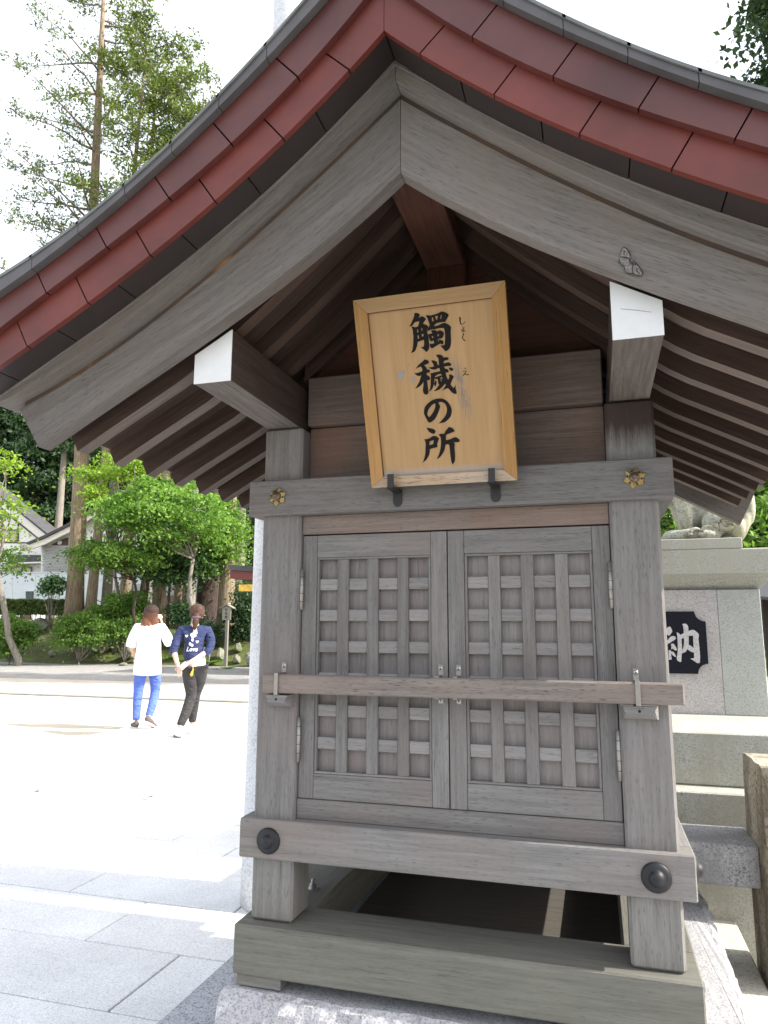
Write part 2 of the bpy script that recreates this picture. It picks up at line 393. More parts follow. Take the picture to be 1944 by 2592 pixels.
# frame boards and panels
S('head_board', (-X2+.0005, X2-.0005, .014, .05, 1.5575, 1.6122), wood_warm, .002)
S('foot_board', (-X2+.0005, X2-.0005, .014, .05, .7820, .8335), wood_x, .002)
S('back_panel', (-X2+.0005, X2-.0005, .060, .085, 1.7157, 1.885), wood_back, .002)
S('back_panel', (-X2+.0005, X2-.0005, .034, .080, 1.8872, 2.037), wood_back, .003)
for sx in (-1, 1):
    xa, xb = sorted((sx*.505, sx*.49))
    S('side_board', (xa, xb, .121, DB-.121, .782, 1.612), wood_z, .001)
    S('side_board', (xa, xb, .121, DB-.121, 1.716, 1.90), wood_z, .001)
S('back_board', (-.42, .42, DB-.05, DB-.03, .782, 1.99), wood_z, .001)
S('back_board', (-.42, .42, DB-.055, DB-.035, .5215, .681), wood_darkz, .001)
S('base_board', (-.41, .41, .135, DB-.13, .3705, .380), wood('dusty_base_board', 'x', (.17, .155, .135), (.10, .09, .078), (.13, .12, .10), pits=.2), .001)
S('floor_board', (-.49, .49, .06, DB-.06, .745, .765), wood_dark, .001)
# doors
def make_door(sx):
    d = bpy.data.objects.new('door', None); C.objects.link(d); d.parent = shr; d.location = (0, .018, -.37)
    def P(nm, x0, x1, y0, y1, z0, z1, mat, bev=.0012):
        xa, xb = sorted((sx*x0, sx*x1)); return board(nm, (xa, xb, y0, y1, z0, z1), mat, d, bev)
    P('door_stile', .0015, .0455, 0, .03, .8350, 1.5535, wood_z); P('door_stile', .3780, .4215, 0, .03, .8350, 1.5535, wood_z)
    P('door_rail', .0462, .3773, 0.0004, .03, 1.4905, 1.5535, wood_x); P('door_rail', .0462, .3773, 0.0004, .03, .8350, .9000, wood_x)
    # thin chamfered bead round the lattice opening
    P('door_bead', .0462, .0530, .0030, .03, .9068, 1.4837, wood_z); P('door_bead', .3705, .3773, .0030, .03, .9068, 1.4837, wood_z)
    P('door_bead', .0462, .3773, .0030, .03, .9004, .9066, wood_x); P('door_bead', .0462, .3773, .0030, .03, 1.4840, 1.4901, wood_x)
    P('door_panel', .0534, .3701, .0225, .028, .9070, 1.4836, wood_door, 0)
    for a, b in ((.1095, .1405), (.1960, .2280), (.2830, .3155)):
        P('lattice_bar', a, b, .0035, .0220, .9070, 1.4836, wood_z)
    cells = ((.0534, .1092), (.1408, .1957), (.2283, .2827), (.3158, .3701))
    for i in range(6):
        z1 = 1.429-.0865*i
        for a, b in cells:
            P('lattice_slat', a, b, .0072, .0218, z1-.0315, z1, wood_slat, .0012)
    # hinges
    for za, zb in ((1.342, 1.458), (.930, 1.048)):
        h = link('hinge', bm_mesh(lathe(bmesh.new(), [(.0001, 0), (.0055, .0005), (.0055, zb-za), (.0001, zb-za+.0005)], (sx*.4185, -.010, za), 'z', 10), 'hinge', True), m_steel, d)
        for k in range(1, 5):
            zz = za+(zb-za)*k/5
            link('hinge_ring', bm_mesh(lathe(bmesh.new(), [(.0057, -.0006), (.0059, 0), (.0057, .0006)], (sx*.4185, -.010, zz), 'z', 10), 'hinge_ring'), m_hole, h)
    return d
make_door(-1); make_door(1)
# round black nail covers
def cap(x, y, z, axis='y'):
    pr = [(.0335, 0), (.0335, .004), (.030, .008), (.022, .010), (.018, .011), (.0165, .016), (.012, .021), (.004, .0235)]
    if axis == 'x': pr = [(r, h) for r, h in pr]
    o = link('nail_cover', bm_mesh(lathe(bmesh.new(), pr, (0, 0, 0), axis, 28), 'nail_cover', True), m_black, shr); o.location = (x, y, z-.37); return o
for sx in (-1, 1): cap(sx*.487, -.020, .729)
for sx in (1,): cap(.574, .055, .731, 'x'); cap(.574, 1.0, .731, 'x')
# six pointed brass stars with a stud
def star(x, z, rot):
    bm = bmesh.new(); n = 12; rings = []
    for (rr_o, rr_i, y) in ((.0285, .0200, 0), (.0280, .0195, -.004), (.0140, .0140, -.0075)):
        rings.append([bm.verts.new((math.cos(rot+k*math.pi/6)*(rr_o if k % 2 == 0 else rr_i), y, math.sin(rot+k*math.pi/6)*(rr_o if k % 2 == 0 else rr_i))) for k in range(n)])
    for a, b in zip(rings, rings[1:]):
        for k in range(n): bm.faces.new((a[k], a[(k+1) % n], b[(k+1) % n], b[k]))
    bm.faces.new(rings[-1]); bmesh.ops.recalc_face_normals(bm, faces=bm.faces)
    s = link('star_mount', bm_mesh(bm, 'star_mount'), m_brass, shr); s.location = (x, -.0205, z-.37)
    link('stud', bm_mesh(lathe(bmesh.new(), [(.0135, 0.006), (.0128, .012), (.0100, .0155), (.0062, .0170), (.0060, .0225), (.004, .0245)], (0, 0, 0), 'y', 20), 'stud', True), m_bronze, s)
    for k in range(6):
        a = rot+math.pi/6+k*math.pi/3
        link('piercing', bm_mesh(lathe(bmesh.new(), [(.0026, .0055), (.0024, .0082)], (math.cos(a)*.0172, 0, math.sin(a)*.0172), 'y', 8), 'piercing'), m_hole, s)
star(-.487, 1.6655, R(82)); star(.487, 1.6655, R(18))
# metal hooks that hold the crossbar
def hook(x, lower):
    bm = bmesh.new(); wv = .0068
    h = link('bar_hook', bm_mesh(box_bm((-wv, wv, -.0022, 0, 0, .030)), 'bar_hook'), m_steel, shr)
    bm = bmesh.new()
    box_bm((-wv, wv, -.0022, -.0002, 1.166, 1.197), .0004, bm)
    box_bm((-.0052, .0052, -.052, -.0024, 1.1682, 1.1706), .0004, bm)
    box_bm((-.0056, .0056, -.0540, -.0522, 1.1125, 1.1704), .0004, bm)
    box_bm((-.0052, .0052, -.052, -.0024, 1.1125, 1.1145), .0004, bm)
    if lower: box_bm((-wv, wv, -.0022, -.0002, 1.0965, 1.1140), .0004, bm)
    h.data = bm_mesh(bm, 'bar_hook'); h.data.materials.append(m_steel)
    y0 = 0.0 if not lower else .0175
    h.location = (x, y0, -.37)
    for z in ((1.1870,) if not lower else (1.1870, 1.1035)):
        s = link('screw', bm_mesh(lathe(bmesh.new(), [(.0056, 0.0), (.0054, .0012), (.003, .0022)], (0, -.0022, z), 'y', 16), 'screw', True), m_screw, h)
        bm = bmesh.new(); box_bm((-.0032, .0032, -.0048, -.0041, z-.0007, z+.0007), 0, bm); box_bm((-.0007, .0007, -.0049, -.0042, z-.0032, z+.0032), 0, bm)
        c = link('screw_slot', bm_mesh(bm, 'screw_slot'), m_hole, h)
    return h
for x, l in ((-.463, False), (-.0205, True), (.0275, True), (.467, False)): hook(x, l)
# wooden rests under the bar ends
def rest(x0, x1, lab):
    bm = bmesh.new(); z1, z0 = 1.1105, 1.077; d = .040
    a = [(x0, 0, z0), (x1, 0, z0), (x1, 0, z1), (x0, 0, z1)]; b = [(x0+.002, -.012, z0-.001), (x1-.002, -.012, z0-.001), (x1-.006, -d, z1), (x0+.008, -d, z1)]
    c = [(x0+.010, -d*.55, z0+.003), (x1-.004, -d*.55, z0+.003), (x1-.016, -d, z0+.016), (x0+.014, -d, z0+.016)]
    A = [bm.verts.new(p) for p in a]; Cc = [bm.verts.new(p) for p in c]; T = [bm.verts.new(b[3]), bm.verts.new(b[2])]
    for f in ((A[0], A[1], Cc[1], Cc[0]), (Cc[0], Cc[1], Cc[2], Cc[3]), (Cc[3], Cc[2], T[1], T[0]), (T[0], T[1], A[2], A[3]),
              (A[1], A[2], T[1], Cc[2], Cc[1]), (A[0], Cc[0], Cc[3], T[0], A[3]), (A[3], A[2], A[1], A[0])): bm.faces.new(f)
    bmesh.ops.recalc_face_normals(bm, faces=bm.faces)
    o = link('bar_rest', bm_mesh(bm, 'bar_rest'), wood_x, shr); o.location = (0, -.0004, -.37); o['label'] = lab
    link('peg_hole', bm_mesh(lathe(bmesh.new(), [(.0035, d-.001), (.0033, d+.0006)], ((x0+x1)/2, 0, z1-.011), 'y', 10), 'peg_hole'), m_hole, o)
rest(-.506, -.428, 'carved wooden rest block left of the doors'); rest(.424, .514, 'darker carved wooden rest block right of the doors')
bar = board('wooden_bar', (-.506, .570, -.0485, -.0225, 1.1165, 1.1665), wood('wooden_bar_wood', 'x', (.32, .29, .27), (.17, .14, .125), (.27, .21, .18), pits=.8, amt=.6), None, .004)
tag(bar, 'long horizontal wooden bar held across both lattice doors by four metal hooks', 'bar')
# bolts on the sills
def bolt(x, y, z):
    o = link('bolt', bm_mesh(lathe(bmesh.new(), [(.017, 0), (.017, .003), (.0105, .0035), (.0105, .014), (.006, .0145), (.006, .026), (.003, .029)], (0, 0, 0), 'z', 12), 'bolt', True), m_steel, shr); o.location = (x, y, z-.37)
bolt(-.470, .265, .5195); bolt(.47, .8, .5195)
o = link('bolt', bm_mesh(lathe(bmesh.new(), [(.010, 0), (.010, .014), (.007, .016)], (0, 0, 0), 'x', 8), 'bolt'), m_steel, shr); o.location = (.574, .10, .459-.37)

# ---- roof -------------------------------------------------------------
PB = (-0.208, 0.4252, -0.8275, 2.3054); PT = (0.1049, 0.0809, -0.8369, 2.4984)
PL0 = (-0.1569, 0.4738, -0.9984, 2.5475); PL1 = (-0.3493, 0.797, -1.1703, 2.6665)
PL2 = (0.2884, -1.0157, 2.7508); PL3 = (0.3994, -1.1394, 2.8086)
pv = lambda p: (lambda x: float(np.polyval(p, abs(x))))
fB, fT, f0, f1 = pv(PB), pv(PT), pv(PL0), pv(PL1)
def fR(x): return fB(x)+max(0.0, .135*(1-abs(x)/.6))
def f2(x): return max(float(np.polyval(PL2, abs(x))), f1(x)+.055)
def f3(x): return max(float(np.polyval(PL3, abs(x))), f2(x)+.018)
def strip(name, sx, x0, x1, lo, hi, y0, y1, mat, n=24, parent=None, cut=0.0, gap=.0006, perp=False, mat2=None):
    """closed curved board between two roof curves; cut leans the outer end"""
    bm = bmesh.new(); uvl = bm.loops.layers.uv.new('UVMap')
    xs = np.linspace(x0, x1, n+1); rows = []; s = 0; px = None
    for x in xs:
        t = (x-x0)/(x1-x0) if x1 > x0 else 0
        xt = x+cut*t**3 if cut else x
        if perp:
            sl = (lo(x+.01)-lo(max(x-.01, 0)))/(.02 if x > .01 else x+.01)
            xt = x+(hi(x)-lo(x))*abs(sl)/(1+sl*sl)*min(1, x/.06)
        zl, zh = lo(x), hi(xt)
        if px is not None: s += math.hypot(x-px[0], zl-px[1])
        px = (x, zl)
        X, XT = sx*max(x, gap), sx*max(xt, gap)
        rows.append(([bm.verts.new(p) for p in ((X, y0, zl), (XT, y0, zh), (XT, y1, zh), (X, y1, zl))], s, zh-zl))
    def face(vs, uvs):
        f = bm.faces.new(vs)
        for l, q in zip(f.loops, uvs): l[uvl].uv = q
    ww = y1-y0
    for (a, sa, ha), (b, sb, hb) in zip(rows, rows[1:]):
        face((a[0], b[0], b[1], a[1]), ((sa, 0), (sb, 0), (sb, hb), (sa, ha)))
        face((a[1], b[1], b[2], a[2]), ((sa, ha), (sb, hb), (sb, hb+ww), (sa, ha+ww)))
        face((a[2], b[2], b[3], a[3]), ((sa, .5), (sb, .5), (sb, .5+hb), (sa, .5+ha)))
        face((a[3], b[3], b[0], a[0]), ((sa, 1.1), (sb, 1.1), (sb, 1.1+ww), (sa, 1.1+ww)))
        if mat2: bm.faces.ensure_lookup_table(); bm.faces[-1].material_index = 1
    for r in (rows[0][0], rows[-1][0]): face(r, ((0, 0), (0, .1), (.1, .1), (.1, 0)))
    bmesh.ops.recalc_face_normals(bm, faces=bm.faces)
    o = link(name, bm_mesh(bm, name), mat, parent or shr); o.location = (0, 0, -.37)
    if mat2: o.data.materials.append(mat2)
    return o
def plus(f, d): return lambda x: f(x)+d
# bargeboards with an orange seam stain along the top joint
m_barge = wood_uv
mb, n, bs = None, None, None
stain_m, n, bs = newmat('orange_unweathered_seam'); v_ = N(n, 'ShaderNodeNewGeometry').outputs['Position']
rs_m = ramp(n, [(.46, (.06, .045, .038)), (.60, (.10, .058, .034)), (.75, (.34, .16, .05))]); n.links.new(noise(n, mapping(n, v_, (2.2, 1, 2.2), (.3, 0, 0)), 2.0, 4, .6), rs_m.inputs[0])
n.links.new(rs_m.outputs[0], bs.inputs['Base Color']); bs.inputs['Roughness'].default_value = .75
for sx in (-1, 1):
    strip('bargeboard', sx, 0, .934, fB, plus(fT, -.008), -.464, -.424, m_barge, 30, cut=.07)
    strip('bargeboard', sx, 0, .934, plus(fB, -.038), plus(fT, -.008), 1.14, 1.18, m_barge, 30, cut=.07)
    strip('seam_fillet', sx, 0, .99, plus(fT, -.0075), plus(fT, .006), -.4605, -.43, stain_m, 30)
    strip('gable_fillet', sx, 0, 1.03, plus(fT, .0065), plus(fT, .040), -.507, -.43, m_barge, 30)
    strip('gable_fillet', sx, 0, 1.03, plus(fT, .0405), plus(f0, .0015), -.5155, -.43, m_barge, 30)
    strip('gable_fillet', sx, 0, 1.03, plus(fT, .0065), plus(f0, -.002), 1.15, 1.20, m_barge, 30)
# rafters
for k in range(10):
    y = -.356+.1526*k
    for sx in (-1, 1):
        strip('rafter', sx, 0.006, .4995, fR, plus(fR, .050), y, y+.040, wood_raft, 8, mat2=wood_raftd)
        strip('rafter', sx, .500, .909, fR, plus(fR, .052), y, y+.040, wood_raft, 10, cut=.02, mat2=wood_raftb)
# boarding over the rafters, roof body, eave soffit
for sx in (-1, 1):
    strip('roof_boarding', sx, 0.002, .925, plus(fR, .0525), plus(fR, .060), -.42, 1.139, wood_raft, 20)
# soffit panels under the copper verge, in pieces
def edges_from(joints, end): 
    e = [0]+joints+[end]; return list(zip(e, e[1:]))
soj = [.160, .318, .478, .638, .798, .958]
loj = [.078, .229, .389, .547, .705, .865, 1.02]
upj = [.190, .345, .495, .651, .808, .965, 1.12]
lij = [.255, .367, .480, .596, .714, .836, .958, 1.08]
g_ = .0014
for sx in (-1, 1):
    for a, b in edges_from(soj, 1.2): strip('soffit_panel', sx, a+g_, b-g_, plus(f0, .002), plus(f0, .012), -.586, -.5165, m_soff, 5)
    for a, b in edges_from(loj, 1.2): strip('copper_panel', sx, a+(g_ if a else 0), b-g_, f0, plus(f1, .006), -.600, -.586, m_red, 6, perp=True)
    for a, b in edges_from(upj, 1.2): strip('copper_panel', sx, a+(g_ if a else 0), b-g_, plus(f1, -.002), plus(f2, .004), -.617, -.6005, m_red2, 6, perp=True)
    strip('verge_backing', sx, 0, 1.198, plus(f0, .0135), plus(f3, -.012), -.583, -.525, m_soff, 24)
    for a, b in edges_from(lij, 1.22): strip('copper_lip', sx, a+(g_ if a else 0), b, plus(f2, .0045), f3, -.636-.0012*(a > .5), -.6175, m_lip, 5)
    # roof covering
    for a, b in edges_from(lij, 1.24): strip('roof_sheet', sx, a, b+.006, plus(f3, .0005), plus(f3, .008), -.640, 1.322, m_roof, 5)
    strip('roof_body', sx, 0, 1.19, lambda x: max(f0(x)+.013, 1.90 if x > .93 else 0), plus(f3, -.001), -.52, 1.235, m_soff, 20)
    # eave fascia along the side
    zb = 1.905
    S('eave_fascia', (min(sx*1.19, sx*1.205), max(sx*1.19, sx*1.205), -.52, 1.235, zb, f3(1.19)), m_red, .001)
S('roof_ridge', (-.11, .11, -.72, 1.40, 2.83, 3.02), m_roof, .01)
# ridge beam, struts, side purlins with white ends
S('ridge_beam', (-.056, .058, -.4235, 1.139, 2.335, 2.40), wood('ridge_beam_wood', 'y', (.12, .052, .036), (.05, .023, .016), (.14, .045, .024), pits=.2, amt=.3), .003)
S('strut', (-.053, .059, .030, .085, 2.0375, 2.3345), wood_darkz, .003)
for sx in (-1, 1):
    bm = bmesh.new(); pts = [(sx*.060, 2.0375), (sx*.445, 2.0375), (sx*.445, 1.985), (sx*.445, 2.045)]
    poly = [(sx*.0605, 2.038), (sx*.4225, 2.038), (sx*.4225, fR(.4225)+.045), (sx*.3, fR(.3)+.045), (sx*.18, fR(.18)+.045), (sx*.0605, fR(.0605)+.045)]
    A = [bm.verts.new((x, .070, z)) for x, z in poly]; B = [bm.verts.new((x, .085, z)) for x, z in poly]
    bm.faces.new(A); bm.faces.new(B[::-1])
    for i in range(len(A)): bm.faces.new((A[i], B[i], B[(i+1) % len(A)], A[(i+1) % len(A)]))
    bmesh.ops.recalc_face_normals(bm, faces=bm.faces)
    o = link('gable_board', bm_mesh(bm, 'gable_board'), wood_dark, shr); o.location = (0, 0, -.37)
    strip('gable_rafter', sx, .060, .44, plus(fR, -.012), plus(fR, .045), .045, .0695, wood_raft, 8)
    # purlin: long beam resting on the posts, its top cut to the roof slope
    def purl(x0, x1, y0, y1):
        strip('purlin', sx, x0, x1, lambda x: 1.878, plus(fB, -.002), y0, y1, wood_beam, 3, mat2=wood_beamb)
    purl(.4375, .5360, -.4095, 1.139)
    strip('purlin_end', sx, .4370, .5365, lambda x: 1.8772, plus(fB, -.0012), -.4125, -.4100, m_white, 3)
link('paint_crack', bm_mesh(tube(bmesh.new(), [(.455, -.4126, 1.573), (.485, -.4126, 1.566), (.515, -.4126, 1.558)], [.0004, .0005, .0003], 4), 'paint_crack'), m_hole, shr)
# ================================================================== SIGN PLAQUE
GL = {"c1":[[[[-374,4420],[-354,4428],[-277,4419],[-225,4374],[-239,4337],[-277,4289],[-196,4325],[-166,4325],[-96,4278],[-76,4248],[-117,4203],[-167,4145],[-110,4118],[-53,4083],[-34,4052],[-43,4025],[-65,3992],[-71,3879],[-57,3821],[-51,3721],[-52,3543],[-83,3481],[-132,3433],[-167,3462],[-222,3525],[-278,3563],[-202,3573],[-179,3620],[-173,3741],[-225,3736],[-302,3716],[-344,3709],[-362,3633],[-400,3543],[-436,3489],[-475,3468],[-538,3450],[-492,3538],[-466,3651],[-441,3849],[-443,3949],[-446,4035],[-474,4102],[-418,4096],[-360,4078],[-298,4096],[-279,4144],[-251,4211],[-364,4203],[-429,4147],[-469,4119],[-525,4118],[-471,4180],[-417,4273],[-381,4347],[-364,4401]],[[-327,4022],[-305,4016],[-301,3944],[-334,3944]],[[-217,4045],[-199,4036],[-189,3978],[-223,3978]],[[-334,3869],[-304,3866],[-292,3790],[-330,3783]],[[-227,3886],[-174,3894],[-176,3834],[-218,3824]]],[[[-84,4330],[-17,4333],[41,4319],[220,4347],[311,4378],[355,4383],[433,4350],[502,4297],[506,4265],[474,4220],[432,4161],[407,4122],[305,4127],[201,4118],[144,4092],[114,4046],[226,4058],[317,4090],[391,4099],[468,4059],[529,4003],[543,3952],[528,3891],[523,3744],[517,3617],[490,3507],[448,3447],[393,3410],[348,3401],[316,3454],[262,3524],[236,3559],[302,3552],[347,3565],[368,3690],[381,3844],[366,3972],[323,3984],[220,3985],[122,3971],[56,3979],[-4,3964],[-57,3950],[-56,3988],[-20,4044],[7,4097],[2,4126],[-22,4192],[-38,4265],[-57,4295]],[[74,4266],[107,4269],[121,4176],[73,4167]],[[164,4290],[231,4293],[222,4235],[197,4195],[179,4204]],[[309,4305],[334,4302],[312,4210],[282,4210]]],[[[24,3947],[84,3958],[135,3945],[192,3914],[245,3933],[309,3908],[356,3854],[328,3779],[302,3739],[183,3724],[189,3659],[214,3657],[196,3705],[247,3699],[311,3668],[323,3631],[308,3583],[282,3579],[240,3604],[155,3571],[70,3530],[16,3507],[-18,3539],[-33,3591],[-29,3633],[26,3620],[86,3631],[77,3700],[9,3686],[-25,3725],[-43,3812],[-61,3870],[-12,3869],[59,3883],[37,3924]],[[34,3808],[72,3814],[75,3764],[34,3761]],[[189,3844],[216,3848],[226,3797],[181,3792]]]],"c2":[[[[-218,3243],[-180,3250],[-122,3227],[-93,3173],[-98,3152],[-160,3129],[-230,3107],[-188,3074],[-165,3029],[-165,2993],[-127,2996],[-92,2971],[-83,2941],[-111,2915],[-172,2910],[-176,2863],[-134,2830],[-100,2783],[-103,2747],[-136,2718],[-180,2733],[-179,2616],[-172,2470],[-183,2390],[-235,2362],[-278,2384],[-308,2430],[-310,2497],[-286,2604],[-277,2705],[-316,2651],[-365,2604],[-421,2573],[-512,2540],[-448,2619],[-377,2729],[-323,2863],[-396,2851],[-447,2882],[-503,2934],[-404,2936],[-288,2968],[-283,3026],[-315,3083],[-361,3077],[-455,3043],[-372,3129],[-283,3192],[-235,3223]]],[[[107,3329],[149,3339],[215,3329],[271,3294],[297,3249],[349,3254],[400,3242],[427,3207],[395,3185],[328,3174],[293,3156],[281,3100],[338,3112],[405,3120],[455,3097],[481,3059],[456,3025],[368,3031],[286,3024],[319,2967],[355,2960],[390,2932],[394,2888],[370,2869],[319,2877],[327,2801],[350,2719],[370,2682],[405,2750],[394,2802],[439,2812],[489,2786],[519,2747],[481,2686],[420,2569],[459,2500],[486,2468],[517,2487],[544,2543],[543,2442],[562,2353],[548,2315],[496,2319],[447,2356],[386,2427],[349,2477],[300,2464],[255,2460],[192,2422],[250,2490],[300,2558],[281,2599],[224,2543],[144,2478],[74,2447],[-29,2431],[48,2494],[127,2581],[104,2619],[102,2685],[98,2729],[46,2734],[14,2758],[10,2708],[-7,2637],[-37,2552],[-81,2483],[-153,2431],[-116,2516],[-95,2630],[-77,2789],[-71,2860],[-95,2888],[-46,2894],[60,2906],[181,2923],[169,3003],[105,2995],[51,2972],[-8,2981],[-66,3005],[-116,3038],[-48,3043],[28,3053],[18,3112],[-34,3203],[11,3210],[69,3189],[111,3160],[120,3080],[164,3079],[161,3177],[160,3248],[130,3287]],[[27,2781],[49,2816],[130,2849],[198,2853],[213,2808],[149,2803],[80,2785]],[[174,2750],[210,2780],[232,2723],[195,2734],[183,2721],[207,2690],[181,2648],[173,2693]]],[[[36,2709],[59,2674],[60,2638],[31,2561],[15,2551],[-13,2616],[8,2643]]],[[[405,2980],[468,2981],[524,2944],[499,2907],[468,2899],[427,2935]]]],"c3":[[[[17,2233],[114,2233],[203,2213],[302,2143],[368,2035],[397,1930],[385,1828],[352,1750],[271,1668],[184,1616],[100,1608],[24,1595],[96,1652],[187,1741],[246,1825],[271,1896],[274,1991],[244,2074],[195,2122],[122,2143],[61,2130],[99,2050],[95,1999],[58,1914],[4,1815],[-65,1717],[-138,1663],[-193,1641],[-238,1649],[-270,1718],[-333,1872],[-325,1967],[-294,2053],[-211,2135],[-107,2200]],[[-16,2118],[-22,2038],[-61,1945],[-121,1862],[-196,1779],[-218,1788],[-251,1850],[-238,1908],[-201,1987],[-134,2062],[-78,2102]]]],"c4":[[[[-303,1514],[-243,1498],[-161,1477],[-102,1450],[-68,1407],[-87,1363],[-124,1336],[-179,1359],[-237,1397],[-277,1460]]],[[[-383,1213],[-306,1218],[-227,1243],[-155,1282],[-94,1282],[-28,1247],[6,1200],[-21,1149],[-55,1069],[-49,1002],[-81,981],[-174,969],[-260,948],[-282,829],[-314,763],[-393,662],[-433,642],[-483,599],[-435,703],[-393,836],[-371,1001],[-360,1121]],[[-247,1147],[-137,1176],[-157,1077],[-263,1046]]],[[[12,1319],[77,1325],[148,1316],[204,1401],[265,1456],[271,1481],[323,1477],[388,1439],[434,1369],[349,1335],[199,1290],[184,1150],[298,1168],[407,1208],[466,1200],[523,1155],[546,1124],[532,1084],[464,1078],[378,1088],[408,1037],[394,956],[394,807],[389,695],[369,583],[314,508],[288,573],[276,702],[270,867],[266,1002],[243,1045],[167,1043],[141,951],[116,878],[39,770],[-11,721],[-107,670],[-47,753],[1,870],[33,981],[50,1092],[55,1196],[48,1249],[21,1288]]]],"f1":[[[[761,4206],[783,4201],[805,4171],[798,4083],[807,4041],[827,4020],[867,4038],[913,4080],[891,4040],[851,4017],[821,4004],[793,4019],[776,4049],[767,4096],[768,4166]]]],"f2":[[[[834,3960],[836,3915],[842,3868],[842,3836],[854,3835],[855,3868],[849,3916],[849,3960]]],[[[847,3905],[887,3922],[882,3933],[842,3915]]],[[[854,3833],[822,3853],[803,3874],[814,3878],[847,3867],[872,3847],[898,3828],[909,3843],[881,3859],[852,3878],[814,3889],[791,3873],[814,3844],[847,3823]]]],"f3":[[[[836,3797],[853,3793],[863,3764],[844,3743],[829,3707],[822,3680],[851,3644],[884,3603],[871,3595],[840,3621],[814,3666],[796,3687],[808,3714],[831,3758]]]],"f4":[[[[797,2937],[842,2907],[851,2920],[803,2947]]],[[[764,2848],[812,2860],[845,2868],[808,2821],[754,2754],[772,2741],[822,2812],[861,2869],[810,2874],[760,2864]]],[[[804,2812],[834,2758],[907,2760],[905,2779],[841,2773],[815,2818]]]],"spots":[[[[-969,2925],[-903,3026],[-762,3026],[-776,2880],[-841,2792],[-950,2829]]],[[[-606,2810],[-539,2871],[-489,2799],[-510,2721],[-581,2714]]],[[[-650,3176],[-620,3199],[-605,3158],[-631,3139]]]],"K":[[[[7820,12760],[7910,12740],[8000,12640],[8170,12730],[8170,12940],[8150,13110],[8120,13190],[8190,13210],[8320,13200],[8400,13070],[8400,12840],[8530,12880],[8650,12900],[8770,12810],[8890,12660],[8860,12430],[8870,12100],[8880,11810],[8880,11500],[8840,11220],[8750,11200],[8630,11270],[8510,11360],[8410,11430],[8590,11450],[8600,11730],[8510,11760],[8390,11820],[8290,11910],[8200,11770],[8020,11700],[7990,11550],[7960,11260],[7890,11250],[7780,11320],[7750,11440],[7790,11620],[7830,11930],[7850,12510]],[[8040,12430],[8160,12490],[8150,12210],[8100,11980],[8040,11830],[8040,12050]],[[8400,12590],[8610,12610],[8600,12180],[8600,11970],[8490,12070],[8370,12130]]],[[[7480,13070],[7540,13040],[7610,12870],[7610,12810],[7480,12610],[7430,12590],[7340,12670],[7340,12970]]],[[[7480,12510],[7560,12570],[7730,12570],[7780,12460],[7690,12370],[7560,12290],[7440,12210],[7300,12120],[7260,12260],[7360,12370]]],[[[7500,12170],[7630,12180],[7700,12090],[7780,11910],[7760,11830],[7670,11850],[7570,11930],[7510,11880],[7520,12090]]],[[[7470,11780],[7590,11770],[7660,11680],[7730,11530],[7700,11500],[7590,11560],[7510,11660]]],[[[7380,11860],[7480,11840],[7500,11370],[7350,11350]]]]}
m_honey = wood('honey_coloured_board', 'z', (.45, .28, .125), (.37, .21, .085), (.44, .27, .12), rough=.5, pits=.12, amt=.12)
m_frame_l = wood('honey_frame_upright', 'z', (.46, .265, .105), (.35, .19, .065), (.41, .215, .07), rough=.45, pits=.1, amt=.12)
m_frame_h = wood('honey_frame_level', 'x', (.50, .335, .175), (.41, .25, .115), (.44, .28, .13), rough=.5, pits=.15, amt=.15)
m_frame_b = wood('worn_frame_level', 'x', (.62, .46, .31), (.36, .27, .20), (.44, .40, .36), rough=.7, pits=.8, amt=.4)
TH = R(20.42)
sg = thing('sign_plaque', 'honey coloured framed wooden plaque with brushed black Japanese characters leaning above the doors', 'sign', (.0065, -.072, 1.6645))
sg.rotation_euler = (TH, 0, 0)
W2, H, FW = .1955, .4930, .0365
def fr(nm, poly, y0, y1, mat, lab=None):
    bm = bmesh.new(); A = [bm.verts.new((x, y0+d, z)) for x, z, d in poly]; B = [bm.verts.new((x, y1, z)) for x, z, d in poly]
    bm.faces.new(A); bm.faces.new(B[::-1])
    for i in range(4): bm.faces.new((A[i], B[i], B[(i+1) % 4], A[(i+1) % 4]))
    bmesh.ops.recalc_face_normals(bm, faces=bm.faces)
    o = link(nm, bm_mesh(bm, nm), mat, sg)
    if lab: o['label'] = lab
    return o
g = .0004
fr('frame_bar', [(-W2, 0+g, .006), (-W2, H-g, .006), (-W2+FW, H-FW-g, 0), (-W2+FW, FW*.8+g, 0)], 0, .030, m_frame_l)
fr('frame_bar', [(W2, 0+g, .006), (W2, H-g, .006), (W2-FW*.9, H-FW-g, 0), (W2-FW*.9, FW*.8+g, 0)], 0, .030, m_frame_l)
fr('frame_bar', [(-W2+g, H, .006), (W2-g, H, .006), (W2-FW*.9-g, H-FW, 0), (-W2+FW+g, H-FW, 0)], 0, .030, m_frame_h)
fr('frame_bar', [(-W2+g, 0, .006), (W2-g, 0, .006), (W2-FW*.9-g, FW*.8, 0), (-W2+FW+g, FW*.8, 0)], 0, .030, m_frame_b, 'worn pale bottom frame bar with flaking varnish')
